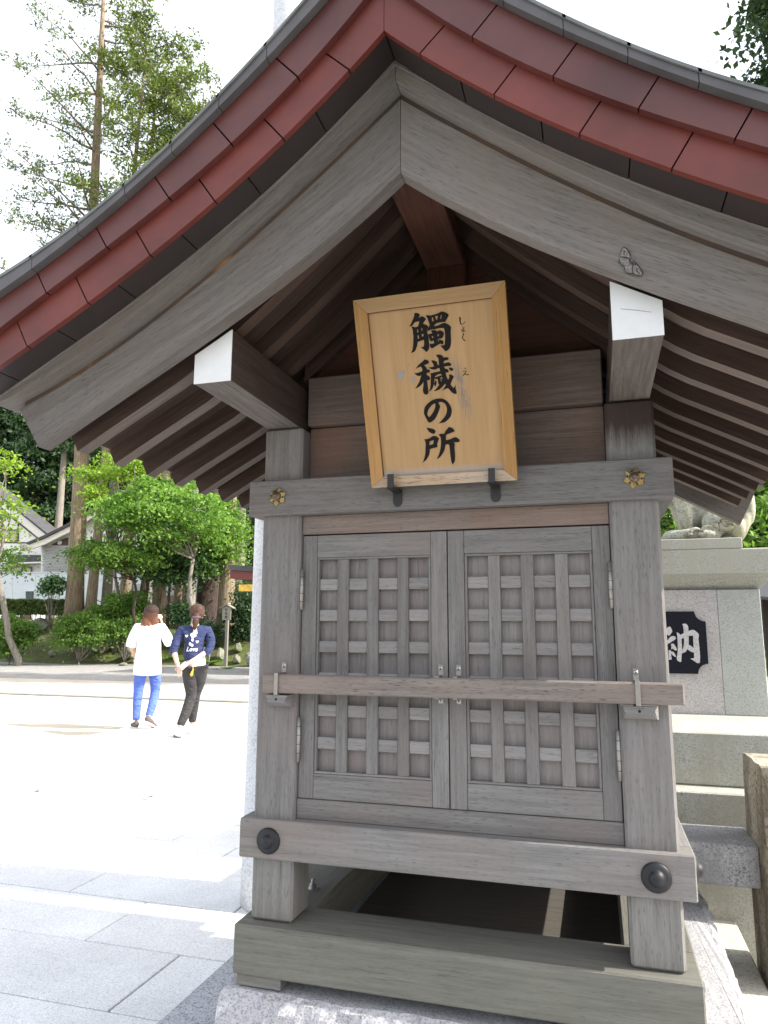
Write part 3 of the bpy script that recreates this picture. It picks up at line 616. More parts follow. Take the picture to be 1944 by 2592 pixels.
# board face with grey weathering along the foot and a long worn patch
mp, n, bs = newmat('weathered_honey_face')
tc = N(n, 'ShaderNodeTexCoord'); v = tc.outputs['Object']
g1 = noise(n, mapping(n, v, (16, 16, 1)), 4, 5, .6); r1 = ramp(n, [(.3, (.30, .18, .075)), (.7, (.375, .235, .11))]); n.links.new(g1, r1.inputs[0])
sep = N(n, 'ShaderNodeSeparateXYZ'); n.links.new(v, sep.inputs[0])
nz = noise(n, mapping(n, v, (60, 60, 6)), 4, 5, .75)
low = N(n, 'ShaderNodeMapRange'); n.links.new(mathn(n, 'SUBTRACT', sep.outputs[2], mathn(n, 'MULTIPLY', nz, .035)), low.inputs[0]); low.inputs[1].default_value = .034; low.inputs[2].default_value = .014
c = mixc(n, low.outputs[0], r1.outputs[0], (.30, .27, .25))
# worn streak right of the second character
dx = mathn(n, 'ABSOLUTE', mathn(n, 'SUBTRACT', mathn(n, 'ADD', sep.outputs[0], mathn(n, 'MULTIPLY', sep.outputs[2], .16)), .108))
mx = N(n, 'ShaderNodeMapRange'); n.links.new(dx, mx.inputs[0]); mx.inputs[1].default_value = .020; mx.inputs[2].default_value = .002
dz = mathn(n, 'ABSOLUTE', mathn(n, 'SUBTRACT', sep.outputs[2], .245))
mz = N(n, 'ShaderNodeMapRange'); n.links.new(dz, mz.inputs[0]); mz.inputs[1].default_value = .10; mz.inputs[2].default_value = .03
nn = noise(n, mapping(n, v, (110, 110, 14)), 3, 5, .8); rn = ramp(n, [(.45, (0, 0, 0)), (.50, (1, 1, 1))]); n.links.new(nn, rn.inputs[0])
wear = mathn(n, 'MULTIPLY', mathn(n, 'MULTIPLY', mx.outputs[0], mz.outputs[0]), rn.outputs[0])
c = mixc(n, mathn(n, 'MULTIPLY', wear, .9), c, (.15, .125, .115))
n.links.new(c, bs.inputs['Base Color']); bs.inputs['Roughness'].default_value = .5; bump(n, bs, g1, .2, .001)
o = board('face_board', (-.160, .1645, .008, .024, .027, .459), mp, sg, 0)
o.location = (0, 0, 0); o.data = bm_mesh(box_bm((-.161, .1645, .008, .024, .027, .459)), 'face_board'); o.data.materials.append(mp)
fm = flat('dark_frame_groove', (.10, .04, .02), .7)
for b in ((-.1592, -.1575, .0062, .0079, .03, .456), (-.159, .163, .0062, .0079, .4545, .4565)):
    link('groove', bm_mesh(box_bm(b), 'groove'), fm, sg)
def glyph(name, blobs, y, mat, parent, dz=.0006, unit=1e-4, ofs=(0, 0)):
    verts, faces = [], []
    for bi, blob in enumerate(blobs):
        cu = bpy.data.curves.new('glyph', 'CURVE'); cu.dimensions = '2D'; cu.fill_mode = 'BOTH'; cu.extrude = dz
        for pts in blob:
            sp = cu.splines.new('BEZIER'); sp.bezier_points.add(len(pts)-1); sp.use_cyclic_u = True
            P_ = [Vector((a*unit+ofs[0], b*unit+ofs[1], 0)) for a, b in pts]
            for i, (bp, q) in enumerate(zip(sp.bezier_points, P_)):
                pr_, nx = P_[i-1], P_[(i+1) % len(P_)]
                t = (nx-pr_)
                a1, a2 = (q-pr_), (nx-q)
                sharp = a1.length > 0 and a2.length > 0 and a1.angle(a2) > 1.0
                bp.co = q; bp.handle_left_type = bp.handle_right_type = 'FREE'
                k1, k2 = (.0, .0) if sharp else (.28, .28)
                tn = t.normalized() if t.length > 0 else Vector((1, 0, 0))
                bp.handle_left = q-tn*a1.length*k1; bp.handle_right = q+tn*a2.length*k2
            sp.resolution_u = 3
        ob = bpy.data.objects.new('tmp', cu); C.objects.link(ob)
        me = bpy.data.meshes.new_from_object(ob.evaluated_get(bpy.context.evaluated_depsgraph_get()))
        k = len(verts)
        verts += [(p.co.x, y-bi*.00025-(.0), p.co.y) if True else None for p in me.vertices]
        verts[k:] = [(p.co.x, y-p.co.z-bi*.0002, p.co.y) for p in me.vertices]
        faces += [[i+k for i in f.vertices] for f in me.polygons]
        bpy.data.objects.remove(ob); bpy.data.curves.remove(cu); bpy.data.meshes.remove(me)
    me = bpy.data.meshes.new(name); me.from_pydata(verts, [], faces); me.update()
    return link(name, me, mat, parent)
for k in ('c1', 'c2', 'c3', 'c4'): glyph('brushed_character', GL[k], .0074, m_ink, sg)
for k in ('f1', 'f2', 'f3', 'f4'): glyph('small_kana', GL[k], .0076, m_ink, sg, .0003)
glyph('water_spot', GL['spots'], .0076, flat('grey_water_spot', (.24, .21, .19), .6), sg, .0003)
# brackets carrying the plaque
for x, lab in ((-.128, 'black bracket with a worn white chip'), (.140, None)):
    bm = bmesh.new()
    pts = [(-.0125, 1.640), (.0125, 1.640), (.0125, 1.665), (-.0125, 1.665)]
    box_bm((-.0125, .0125, -.0245, -.0205, 1.633, 1.664), 0, bm)
    lathe(bm, [(.0125, .0206), (.0125, .0242)], (0, 0, 1.633), 'y', 16)
    box_bm((-.0110, .0110, -.092, -.0246, 1.6585, 1.6625), 0, bm)
    box_bm((-.0085, .0085, -.0960, -.0921, 1.6585, 1.6960), .0006, bm)
    b = link('plaque_bracket', bm_mesh(bm, 'plaque_bracket'), m_blk2, shr); b.location = (x, 0, -.37)
    if lab: b['label'] = lab
# moth resting on the right bargeboard
mm, n, bs = newmat('mottled_moth_wing')
vv = noise(n, N(n, 'ShaderNodeTexCoord').outputs['Object'], 260, 4, .75); rr_ = ramp(n, [(.34, (.05, .045, .04)), (.50, (.17, .16, .15)), (.66, (.30, .285, .265))]); n.links.new(vv, rr_.inputs[0]); n.links.new(rr_.outputs[0], bs.inputs['Base Color'])
mo = thing('moth', 'mottled grey moth with spread wings resting on the right bargeboard above the white beam end', 'moth')
def mp_(x, y):
    q = on_y(1550+x*.06028, 610+y*.06028, -.4668); return (q.x, q.z)
cx_, cz_ = mp_(830, 830)
mo.location = (cx_, -.4645, cz_)
def wing(nm, pts, lift):
    bm = bmesh.new(); P_ = [mp_(*p) for p in pts]
    A = [bm.verts.new((x-cx_, -.0016-lift*min(1, math.hypot(x-cx_, z-cz_)/.03), z-cz_)) for x, z in P_]
    B = [bm.verts.new((v_.co.x, v_.co.y+.0005, v_.co.z)) for v_ in A]
    bm.faces.new(A); bm.faces.new(B[::-1])
    for i in range(len(A)): bm.faces.new((A[i], B[i], B[(i+1) % len(A)], A[(i+1) % len(A)]))
    bmesh.ops.recalc_face_normals(bm, faces=bm.faces)
    link(nm, bm_mesh(bm, nm), mm, mo)
wing('forewing', [(760, 760), (690, 520), (560, 330), (480, 260), (400, 340), (355, 500), (370, 660), (560, 720), (700, 780)], .003)
wing('forewing', [(880, 900), (1040, 1020), (1180, 1200), (1290, 1430), (1180, 1470), (1000, 1460), (850, 1380), (850, 1150), (850, 980)], .003)
wing('hindwing', [(720, 790), (560, 720), (400, 680), (280, 760), (300, 930), (440, 1040), (520, 1040), (620, 930), (730, 880)], .0015)
wing('hindwing', [(740, 880), (620, 940), (520, 1050), (500, 1200), (560, 1320), (680, 1375), (830, 1350), (850, 1150), (840, 980)], .0015)
dkm = flat('dark_moth_vein', (.018, .016, .014), .8)
def vein(pts, r_):
    P_ = [mp_(*p) for p in pts]; link('wing_vein', bm_mesh(tube(bmesh.new(), [(x-cx_, -.0045, z-cz_) for x, z in P_], [r_]*len(P_), 5), 'wing_vein'), dkm, mo)
vein([(780, 640), (700, 480), (600, 350), (490, 270), (410, 340), (360, 470)], .0009); vein([(940, 900), (1060, 1020), (1190, 1210), (1280, 1420), (1190, 1470)], .0010)
vein([(400, 690), (560, 715), (700, 740), (740, 870), (860, 980), (1000, 1000)], .0009); vein([(850, 1000), (850, 1180), (840, 1370)], .0006); vein([(290, 760), (300, 920), (430, 1040), (500, 1060), (510, 1200), (570, 1320), (690, 1375), (830, 1370), (1000, 1450), (1180, 1460)], .0006)
vein([(470, 420), (520, 500), (450, 600)], .0007); vein([(1020, 1150), (1040, 1300), (1150, 1400)], .0007)
p0, p1 = mp_(690, 960), mp_(930, 760)
link('moth_body', bm_mesh(tube(bmesh.new(), [(p0[0]-cx_, -.002, p0[1]-cz_), ((p0[0]+p1[0])/2-cx_, -.0035, (p0[1]+p1[1])/2-cz_), (p1[0]-cx_, -.003, p1[1]-cz_)], [.0006, .0022, .0012], 8), 'moth_body', True), flat('moth_body_fur', (.16, .15, .13), .9), mo)

# ================================================================== STONE PILLAR BEHIND, FENCE, PEDESTAL
bm = lathe(bmesh.new(), [(.182, 0), (.178, .5), (.172, 1.5), (.166, 3.2), (.155, 6.2)], (0, 0, 0), 'z', 40)
col = link('stone_pillar', bm_mesh(bm, 'stone_pillar', True), g_col); col.location = (-1.135, 1.50, 0)
tag(col, 'tall round pale granite pillar rising behind the left side of the shrine box', 'pillar')
fr_ = thing('stone_fence', 'weathered stone fence post with a speckled dark granite rail at the right edge', 'fence', (.868, .96, 0))
def rough_box(b, nx, ny, nz, amp, seed):
    bm = bmesh.new(); bmesh.ops.create_cube(bm, size=1)
    bmesh.ops.subdivide_edges(bm, edges=bm.edges, cuts=9, use_grid_fill=True)
    r = random.Random(seed); x0, x1, y0, y1, z0, z1 = b
    for v in bm.verts:
        x, y, z = v.co; q = Vector((x0+(x+.5)*(x1-x0), y0+(y+.5)*(y1-y0), z0+(z+.5)*(z1-z0)))
        a = (abs(x) > .49)+(abs(y) > .49)+(abs(z) > .49)
        c = Vector(((x0+x1)/2, (y0+y1)/2, q.z)); dirv = (q-c)
        if a >= 2: q -= dirv.normalized()*amp*1.6 if dirv.length > 0 else Vector()
        q += Vector((r.uniform(-1, 1), r.uniform(-1, 1), r.uniform(-.6, .6)))*amp*.35
        v.co = q
    return bm
bm = rough_box((0, .30, -.16, .16, -.1, .845), 4, 4, 12, .008, 3)
link('fence_post', bm_mesh(bm, 'fence_post'), g_post, fr_)
link('fence_rail', bm_mesh(box_bm((-.285, -.001, -.07, .17, .447, .580), .004), 'fence_rail'), g_rail, fr_)

ped = thing('statue_pedestal', 'tiered grey granite pedestal with a black inscribed plate right of the shrine box', 'pedestal', (.73, 2.7, 0))
def Pp(nm, b, mat, bev=.006):
    return board(nm, (b[0]-.73, b[1]-.73, b[2]-2.7, b[3]-2.7, b[4], b[5]), mat, ped, bev)
Pp('base_block', (-.60, 2.05, 1.38, 4.0, 0, .645), g_ped); Pp('base_block', (-.45, 1.90, 1.505, 3.9, .6455, .862), g_ped)
Pp('side_block', (.27, .477, 2.2, 3.2, .8625, 1.497), g_die, .003); Pp('side_block', (.990, 1.1945, 2.2, 3.2, .8625, 1.497), g_die, .003)
Pp('centre_block', (.478, .989, 2.2, 3.2, .8625, 1.497), g_panel, .001)
bm = bmesh.new()
def quadring(h, z, cx=.7325, cy=2.7):
    return [bm.verts.new((cx-h-.73, cy-h-2.7, z)), bm.verts.new((cx+h-.73, cy-h-2.7, z)), bm.verts.new((cx+h-.73, cy+h-2.7, z)), bm.verts.new((cx-h-.73, cy+h-2.7, z))]
rs_ = [quadring(.468, 1.498), quadring(.505, 1.535), quadring(.56, 1.578), quadring(.56, 1.700), quadring(.555, 1.706)]
for a, b in zip(rs_, rs_[1:]):
    for k in range(4): bm.faces.new((a[k], a[(k+1) % 4], b[(k+1) % 4], b[k]))
bm.faces.new(rs_[0][::-1]); bm.faces.new(rs_[-1])
link('cap_block', bm_mesh(bm, 'cap_block'), g_ped, ped)
Pp('top_block', (.33, 1.120, 2.14, 3.1, 1.7065, 1.762), g_ped, .003)
# black inscribed plate with scooped corners
def scoop():
    x0, x1, z0, z1, r = .539, .926, 1.066, 1.385, .052
    pts = []
    for cx, cz, a0 in ((x0, z0, 90), (x1, z0, 180), (x1, z1, 270), (x0, z1, 0)):
        for k in range(7):
            a = R(a0-90*k/6) if False else R(a0-k*15); pts.append((cx+r*math.cos(a), cz+r*math.sin(a)))
    return pts
pts = scoop()
bm = bmesh.new(); A = [bm.verts.new((x-.73, -.514, z)) for x, z in pts]; B = [bm.verts.new((x-.73, -.4995, z)) for x, z in pts]
bm.faces.new(A); bm.faces.new(B[::-1])
for i in range(len(A)): bm.faces.new((A[i], B[i], B[(i+1) % len(A)], A[(i+1) % len(A)]))
bmesh.ops.recalc_face_normals(bm, faces=bm.faces)
plt = link('inscribed_plate', bm_mesh(bm, 'inscribed_plate'), m_navyplate, ped)
glyph('carved_character', GL['K'], -.5146, granite('pale_letter_granite', (.50, .49, .50), (.34, .33, .34), 160, .4), plt, .0006, 1e-4, (-.73, 0))
# stone guardian lion, seated, facing left: blended from rounded masses
def blobs_mesh(name, elems, vox, mat, parent=None, smooth=True):
    bm = bmesh.new()
    for (c, r, rot) in elems:
        m4 = Matrix.Translation(c) @ (Matrix.Rotation(rot[2], 4, 'Z') @ Matrix.Rotation(rot[1], 4, 'Y') @ Matrix.Rotation(rot[0], 4, 'X')) @ Matrix.Diagonal((*r, 1))
        bmesh.ops.create_icosphere(bm, subdivisions=3, radius=1, matrix=m4)
    me = bm_mesh(bm, name); o = bpy.data.objects.new(name, me); C.objects.link(o)
    md = o.modifiers.new('r', 'REMESH'); md.mode = 'VOXEL'; md.voxel_size = vox
    ms = o.modifiers.new('s', 'SMOOTH'); ms.iterations = 3; ms.factor = .5
    me2 = bpy.data.meshes.new_from_object(o.evaluated_get(bpy.context.evaluated_depsgraph_get()))
    bpy.data.objects.remove(o)
    for p in me2.polygons: p.use_smooth = smooth
    me2.name = name
    return link(name, me2, mat, parent)
lion = thing('lion_statue', 'weathered stone guardian lion seated on top of the pedestal facing left', 'statue', (.90, 2.45, 1.762))
E_ = []
def e(x, y, z, rx, ry, rz, rot=(0, 0, 0)): E_.append(((x-.90, y-2.45, z-1.762), (rx, ry, rz), rot))
for y in (2.30, 2.52):                      # fore legs and paws
    e(.862, y, 1.98, .038, .045, .17, (0, R(-12), 0)); e(.83, y, 2.10, .05, .055, .12)
    e(.815, y-.01, 1.798, .065, .048, .034); e(.772, y-.025, 1.786, .020, .016, .022); e(.765, y, 1.786, .020, .016, .022); e(.772, y+.028, 1.786, .020, .016, .022)
for y in (2.25, 2.58):                      # hind feet lying forward, haunches
    e(.93, y, 1.796, .115, .045, .032, (0, R(6), 0)); e(.84, y, 1.79, .028, .030, .026); e(1.03, y+.03, 1.86, .080, .050, .075)
    e(1.118, y+.005, 1.828, .046, .046, .064)
e(.95, 2.42, 1.95, .085, .11, .15, (0, R(25), 0)); e(1.0, 2.42, 2.02, .15, .13, .22, (0, R(18), 0)); e(.90, 2.42, 2.22, .13, .14, .17); e(.86, 2.42, 2.46, .13, .13, .13); e(.77, 2.42, 2.42, .07, .08, .06)
e(1.0, 2.46, 1.83, .15, .10, .06)
e(1.165, 2.36, 1.86, .040, .09, .11, (0, R(18), 0)); e(1.19, 2.36, 2.0, .045, .09, .15, (0, R(-6), 0)); e(1.16, 2.36, 2.2, .06, .10, .16, (0, R(-14), 0))
blobs_mesh('lion_body', E_, .009, g_lion, lion)
# carved curls on the near haunch
for cx, cz, r0, turns, y in ((1.055, 1.842, .050, 1.6, 2.185), (.985, 1.80, .055, .5, 2.19), (.92, 1.80, .04, .5, 2.20)):
    pts = []; rad = []
    for k in range(26):
        t = k/25; a = R(200)-t*turns*2*math.pi; rr2 = r0*(1-.72*t)
        pts.append((cx-.90+rr2*math.cos(a), y-2.45+.012*t, cz-1.762+rr2*math.sin(a)*.9)); rad.append(.012*(1-.35*t))
    link('carved_curl', bm_mesh(tube(bmesh.new(), pts, rad, 8), 'carved_curl', True), g_lion, lion)
# gravel strip beside the kerb on the right
rg = np.random.default_rng(5)
def pebbles(name, n, x0, x1, y0, y1, z, s0, s1, mat):
    base = np.array([(0, 0, 1), (1, 0, 0), (0, 1, 0), (-1, 0, 0), (0, -1, 0), (0, 0, -1)], dtype=float)
    tri = np.array([(0, 1, 2), (0, 2, 3), (0, 3, 4), (0, 4, 1), (5, 2, 1), (5, 3, 2), (5, 4, 3), (5, 1, 4)])
    c = np.stack([rg.uniform(x0, x1, n), rg.uniform(y0, y1, n), np.full(n, z)+rg.uniform(-.004, .006, n)], 1)
    s = rg.uniform(s0, s1, (n, 1, 1))*rg.uniform(.6, 1.2, (n, 6, 1))*np.array([1, 1, .7])
    a = rg.uniform(0, 6.28, n); ca, sa = np.cos(a), np.sin(a)
    b = np.repeat(base[None], n, 0)*s
    V = np.stack([b[:, :, 0]*ca[:, None]-b[:, :, 1]*sa[:, None], b[:, :, 0]*sa[:, None]+b[:, :, 1]*ca[:, None], b[:, :, 2]], 2)+c[:, None]
    return kind(from_arrays(name, V.reshape(-1, 3), (tri[None]+6*np.arange(n)[:, None, None]).reshape(-1, 3), mat), 'stuff')
pebbles('gravel', 9000, .86, 2.2, .6, 4.5, .0, .008, .022, ground_mat('pebble_stone', (.16, .14, .11), (.36, .33, .28), 25, .6, .4, 80))
# ================================================================== FOLIAGE TOOLS
def leafmat(name, c1, c2, transl=.35, sc1=.9):
    m, n, bs = newmat(name)
    geo = N(n, 'ShaderNodeNewGeometry'); v = geo.outputs['Position']
    a = noise(n, v, sc1, 3, .6); b = noise(n, v, 11.0, 2, .7)
    f = mathn(n, 'ADD', mathn(n, 'MULTIPLY', a, .55), mathn(n, 'MULTIPLY', b, .45))
    r = ramp(n, [(.38, c1), (.62, c2)]); n.links.new(f, r.inputs[0])
    n.links.new(r.outputs[0], bs.inputs['Base Color']); bs.inputs['Roughness'].default_value = .55; bs.inputs['Specular IOR Level'].default_value = .3
    tr = N(n, 'ShaderNodeBsdfTranslucent'); tcol = mixc(n, 1.0, r.outputs[0], (1.15, 1.35, .6), 'MULTIPLY'); n.links.new(tcol, tr.inputs[0])
    mx = N(n, 'ShaderNodeMixShader'); mx.inputs[0].default_value = transl
    n.links.new(bs.outputs[0], mx.inputs[1]); n.links.new(tr.outputs[0], mx.inputs[2]); n.links.new(mx.outputs[0], n.nodes['Material Output'].inputs[0])
    return m
L_maple = leafmat('bright_maple_leaf', (.060, .145, .028), (.25, .40, .085), .42)
L_yel = leafmat('yellow_green_leaf', (.12, .22, .03), (.33, .45, .07), .45)
L_mid = leafmat('mid_green_leaf', (.08, .16, .03), (.17, .28, .055), .4)
L_dark = leafmat('dark_cedar_leaf', (.014, .034, .013), (.042, .085, .030), .18)
L_blue = leafmat('blue_green_leaf', (.045, .10, .045), (.10, .18, .075), .3)
L_con = leafmat('conifer_spray', (.09, .12, .055), (.17, .215, .09), .35)
L_hedge = leafmat('hedge_leaf', (.07, .11, .03), (.14, .20, .06), .3)
def barkmat(name, c1, c2):
    m, n, bs = newmat(name); v = N(n, 'ShaderNodeNewGeometry').outputs['Position']
    f = noise(n, mapping(n, v, (9, 9, .9)), 2.2, 5, .7); r = ramp(n, [(.32, c1), (.68, c2)]); n.links.new(f, r.inputs[0])
    n.links.new(r.outputs[0], bs.inputs['Base Color']); bs.inputs['Roughness'].default_value = .95; bump(n, bs, f, .9, .05); return m
B_grey = barkmat('grey_cedar_bark', (.13, .115, .095), (.30, .27, .235))
B_brown = barkmat('orange_brown_cedar_bark', (.12, .085, .055), (.33, .26, .18))
B_dark = barkmat('dark_wet_bark', (.02, .015, .012), (.07, .045, .035))
B_twig = barkmat('pale_twig_bark', (.13, .11, .09), (.26, .23, .19))
def leaf_quads(c, size, rng, up=0.0, aspect=.55, fold=True):
    n = len(c)
    nrm = rng.normal(size=(n, 3)); nrm[:, 2] += up; nrm /= np.linalg.norm(nrm, axis=1)[:, None]
    t = rng.normal(size=(n, 3)); t -= (t*nrm).sum(1)[:, None]*nrm; t /= np.linalg.norm(t, axis=1)[:, None]
    b = np.cross(nrm, t); s = (size*rng.uniform(.55, 1.25, n))[:, None]
    V = np.stack([c+t*s, c+b*s*aspect-nrm*s*.12, c-t*s, c-b*s*aspect-nrm*s*.12], 1)
    return V.reshape(-1, 3), np.arange(4*n).reshape(-1, 4)
def cluster_points(rng, cen, rad, ncl, per, cr, flatn=.3, shell=.55):
    d = rng.normal(size=(ncl, 3)); d /= np.linalg.norm(d, axis=1)[:, None]
    r = rng.uniform(shell, 1.0, ncl)**.7
    cc = np.array(cen)+d*r[:, None]*np.array(rad)
    rr = cr*rng.uniform(.5, 1.3, ncl)
    p = rng.normal(size=(ncl, per, 3))*.5; p[:, :, 2] *= flatn
    p = cc[:, None]+p*rr[:, None, None]
    # sprays sag outward
    dd = np.linalg.norm(p[:, :, :2]-cc[:, None, :2], axis=2); p[:, :, 2] -= dd**2*.35/np.maximum(rr[:, None], .1)
    return p.reshape(-1, 3), cc
def limb_mesh(bm, a, b, r0, r1, rng, n=5, wob=.06, sides=6):
    a, b = np.array(a, float), np.array(b, float); L = np.linalg.norm(b-a); pts = []; rad = []
    for i in range(n+1):
        t = i/n; q = a+(b-a)*t
        if 0 < i < n: q = q+rng.normal(size=3)*L*wob*(.5+.5*math.sin(t*3.1))
        pts.append(q); rad.append(r0+(r1-r0)*t)
    tube(bm, pts, rad, sides); return pts
def broad_tree(name, label, base, fork, cen, rad, lm, bark, seed, ncl=55, per=130, leaf=.10, cr=.75, tr=.12, group=None, flatn=.3, up=1.2, shell=.35, cat='tree'):
    rng = np.random.default_rng(seed); base = Vector(base)
    t = thing(name, label, cat, base, 0, group)
    B = np.array(base); pts, cc = cluster_points(rng, np.array(cen)-B, rad, ncl, per, cr, flatn, shell)
    V, Fq = leaf_quads(pts, leaf, rng, up)
    from_arrays('crown', V, Fq, lm, t)
    bm = bmesh.new(); fk = np.array(fork)-B
    limb_mesh(bm, (0, 0, -.3), fk, tr, tr*.6, rng, 6, .03, 9)
    for k in rng.choice(len(cc), min(len(cc), 18), replace=False):
        mid = fk+(cc[k]-fk)*.5+rng.normal(size=3)*.12; mid[2] += .1
        limb_mesh(bm, fk, mid, tr*.42, tr*.22, rng, 3, .04); limb_mesh(bm, mid, cc[k], tr*.22, .012, rng, 3, .05, 5)
    link('trunk', bm_mesh(bm, 'trunk', True), bark, t)
    return t
def cedar(name, label, base, height, r0, crown_z, crown_r, lm, bark, seed, n=4000, leaf=.28, group=None, top_shift=(0, 0), cone=.75):
    rng = np.random.default_rng(seed); t = thing(name, label, 'tree', base, 0, group)
    ts = np.array([top_shift[0], top_shift[1], 0.0])
    bm = bmesh.new(); zs = [-.5, .3, 1.2, height*.3, height*.6, height]
    tube(bm, [np.array([0, 0, z])+ts*(max(z, 0)/height)**1.0 for z in zs], [r0*1.7, r0*1.25, r0, r0*.86, r0*.6, .04], 14)
    link('trunk', bm_mesh(bm, 'trunk', True), bark, t)
    nb = max(10, n//60); zc = crown_z+(height-crown_z)*rng.uniform(0, 1, nb)**.9; f = (zc-crown_z)/(height-crown_z)
    rr = crown_r*(1-cone*f)*rng.uniform(.55, 1.1, nb); a = rng.uniform(0, 2*math.pi, nb)
    cc = np.stack([rr*np.cos(a), rr*np.sin(a), zc-.12*rr], 1)+ts*(zc/height)[:, None]
    per = 60; s = rng.uniform(0, 1, (nb, per, 1))**.6
    org = np.stack([0*zc, 0*zc, zc+.1], 1)+ts*(zc/height)[:, None]
    p = org[:, None]+(cc-org)[:, None]*s+rng.normal(size=(nb, per, 3))*np.array([.33, .33, .24])*(crown_r*.22)
    V, Fq = leaf_quads(p.reshape(-1, 3), leaf, rng, .3, .5)
    from_arrays('crown', V, Fq, lm, t)
    return t
def sparse_conifer(name, label, base, top, r0, z_lo, nb, lmin, lmax, lm, bark, seed, side=0.0, tuft=34, leaf=.10, group=None):
    """tall open conifer: long rising limbs with needle sprays along them"""
    rng = np.random.default_rng(seed); base = np.array(base, float); T = np.array(top, float)-base; H = T[2]
    t = thing(name, label, 'tree', Vector(base), 0, group)
    bm = bmesh.new(); tube(bm, [T*f for f in (-.02, .02, .06, .3, .6, .85, 1)], [r0*1.35, r0*1.12, r0, r0*.85, r0*.6, r0*.35, .03], 14)
    link('trunk', bm_mesh(bm, 'trunk', True), bark, t)
    lb = bmesh.new(); P = []
    for k in range(nb):
        z = z_lo+(H-z_lo)*(k+rng.uniform(0, .8))/nb; f = z/H; o = T*f
        a = rng.uniform(0, 2*math.pi); L = rng.uniform(lmin, lmax)*(1.15-.65*max(0, (z-z_lo)/(H-z_lo)))
        dr = np.array([math.cos(a)+side, math.sin(a), 0]); dr /= np.linalg.norm(dr)
        el = rng.uniform(.12, .62)
        pts = [o]; q = o.copy()
        for i in range(6):
            q = q+(dr*math.cos(el)+np.array([0, 0, math.sin(el)]))*L/6; q = q+rng.normal(size=3)*.06; el -= .05; pts.append(q.copy())
        tube(lb, pts, [r0*.17, r0*.14, r0*.11, r0*.08, r0*.055, r0*.035, .008], 6)
        for i in range(1, 7):
            for s_ in (-1, 1):
                if rng.uniform() < .15: continue
                pd = np.array([-dr[1], dr[0], 0])*s_; l2 = rng.uniform(.3, 1.0)*(1.1-i*.1)
                e1 = pts[i]+(pd*.8+dr*.55)*l2+np.array([0, 0, rng.uniform(-.05, .35)])
                tube(lb, [pts[i], (pts[i]+e1)/2+rng.normal(size=3)*.03, e1], [.014, .010, .005], 4)
                for j in range(3):
                    c = pts[i]+(e1-pts[i])*(.45+.3*j)
                    m_ = int(tuft*rng.uniform(.3, .9)/3)+2
                    P.append(c+rng.normal(size=(m_, 3))*np.array([.12, .12, .10]))
    link('limbs', bm_mesh(lb, 'limbs', True), B_twig, t)
    V, Fq = leaf_quads(np.concatenate(P), leaf, rng, .4, .42)
    from_arrays('crown', V, Fq, lm, t)
    return t

# ================================================================== GARDEN BANK, HEDGE, ROCKS
def bank_z(x, y):
    t = y-20.7+.25*math.sin(x*.9)+.15*math.sin(x*2.3)
    if t <= 0: return -.06
    z = 1.75*(1-math.exp(-t/3.2))+.10*math.sin(x*1.3+y)+.06*math.sin(x*3.1-y*2.2)
    return z*min(1, t/1.2+.15)
def grid_bank():
    xs = np.arange(-52, 8, .35); ys = np.concatenate([np.arange(20.2, 28, .3), np.arange(28, 70, 3)])
    V = [(x, y, bank_z(x, y)) for y in ys for x in xs]; nx = len(xs)
    Fq = [(j*nx+i, j*nx+i+1, (j+1)*nx+i+1, (j+1)*nx+i) for j in range(len(ys)-1) for i in range(nx-1)]
    m, n, bs = newmat('mossy_earth'); v = N(n, 'ShaderNodeNewGeometry').outputs['Position']
    r = ramp(n, [(.32, (.055, .045, .025)), (.5, (.07, .085, .02)), (.7, (.12, .16, .03))]); n.links.new(noise(n, v, 1.3, 6, .65), r.inputs[0])
    n.links.new(r.outputs[0], bs.inputs['Base Color']); bs.inputs['Roughness'].default_value = 1; bump(n, bs, noise(n, v, 9, 4, .7), 1, .06)
    return kind(from_arrays('moss_bank', V, Fq, m, None, True), 'structure')
grid_bank()
def ray_bank(u, v, dz=0.0):
    """where the view line through photo pixel (u, v) meets the bank (march)"""
    d = 20.0
    while d < 60:
        p = at(u, v, d)
        g = bank_z(p.x, p.y)+dz if p.y > 20.7 else 0+dz
        if p.z <= g: return p
        d += .1
    return at(u, v, 30)
def gz(p): return max(bank_z(p.x, p.y), -.05)
rockr = random.Random(8)
def rock(u, v, w_, h_, label, pale=False):
    p = ray_bank(u, v+h_*.45); d = (p-CAM).dot(_F); sx, sz = w_/FPX*d/2, h_/FPX*d/2
    bm = bmesh.new(); bmesh.ops.create_icosphere(bm, subdivisions=2, radius=1)
    ph = rockr.uniform(0, 9); bm.clear()
    for _ in range(26):
        v3 = Vector((rockr.gauss(0, 1), rockr.gauss(0, 1), rockr.gauss(0, 1))).normalized()*rockr.uniform(.82, 1.12)
        bm.verts.new((v3.x*sx, v3.y*sx*.8, max(-.6, v3.z)*sz))
    bmesh.ops.convex_hull(bm, input=bm.verts)
    bmesh.ops.bevel(bm, geom=list(bm.edges), offset=sx*.05, segments=1, affect='EDGES')
    o = link('garden_rock', bm_mesh(bm, 'garden_rock'), g_rock); o.location = (p.x, p.y, gz(p)+sz*.7); o.rotation_euler = (0, 0, ph)
    tag(o, label, 'rock', 'rocks set in the moss bank')
rock(100, 1582, 60, 44, 'large grey rock in the shrubs at the far left under the hedge')
rock(132, 1655, 26, 18, 'small pale rock on the moss at the foot of the left bank')
rock(252, 1640, 46, 34, 'round brown grey rock on the moss left of the woman in white')
rock(325, 1652, 52, 38, 'broad grey rock behind the arm of the woman in white')
rock(312, 1678, 24, 14, 'low flat stone by the gravel edge left of the woman in white')
rock(218, 1592, 34, 26, 'dark mossy rock half hidden by shrubs behind the bank')
rock(300, 1612, 56, 28, 'long mossy ledge rock above the broad grey rock')
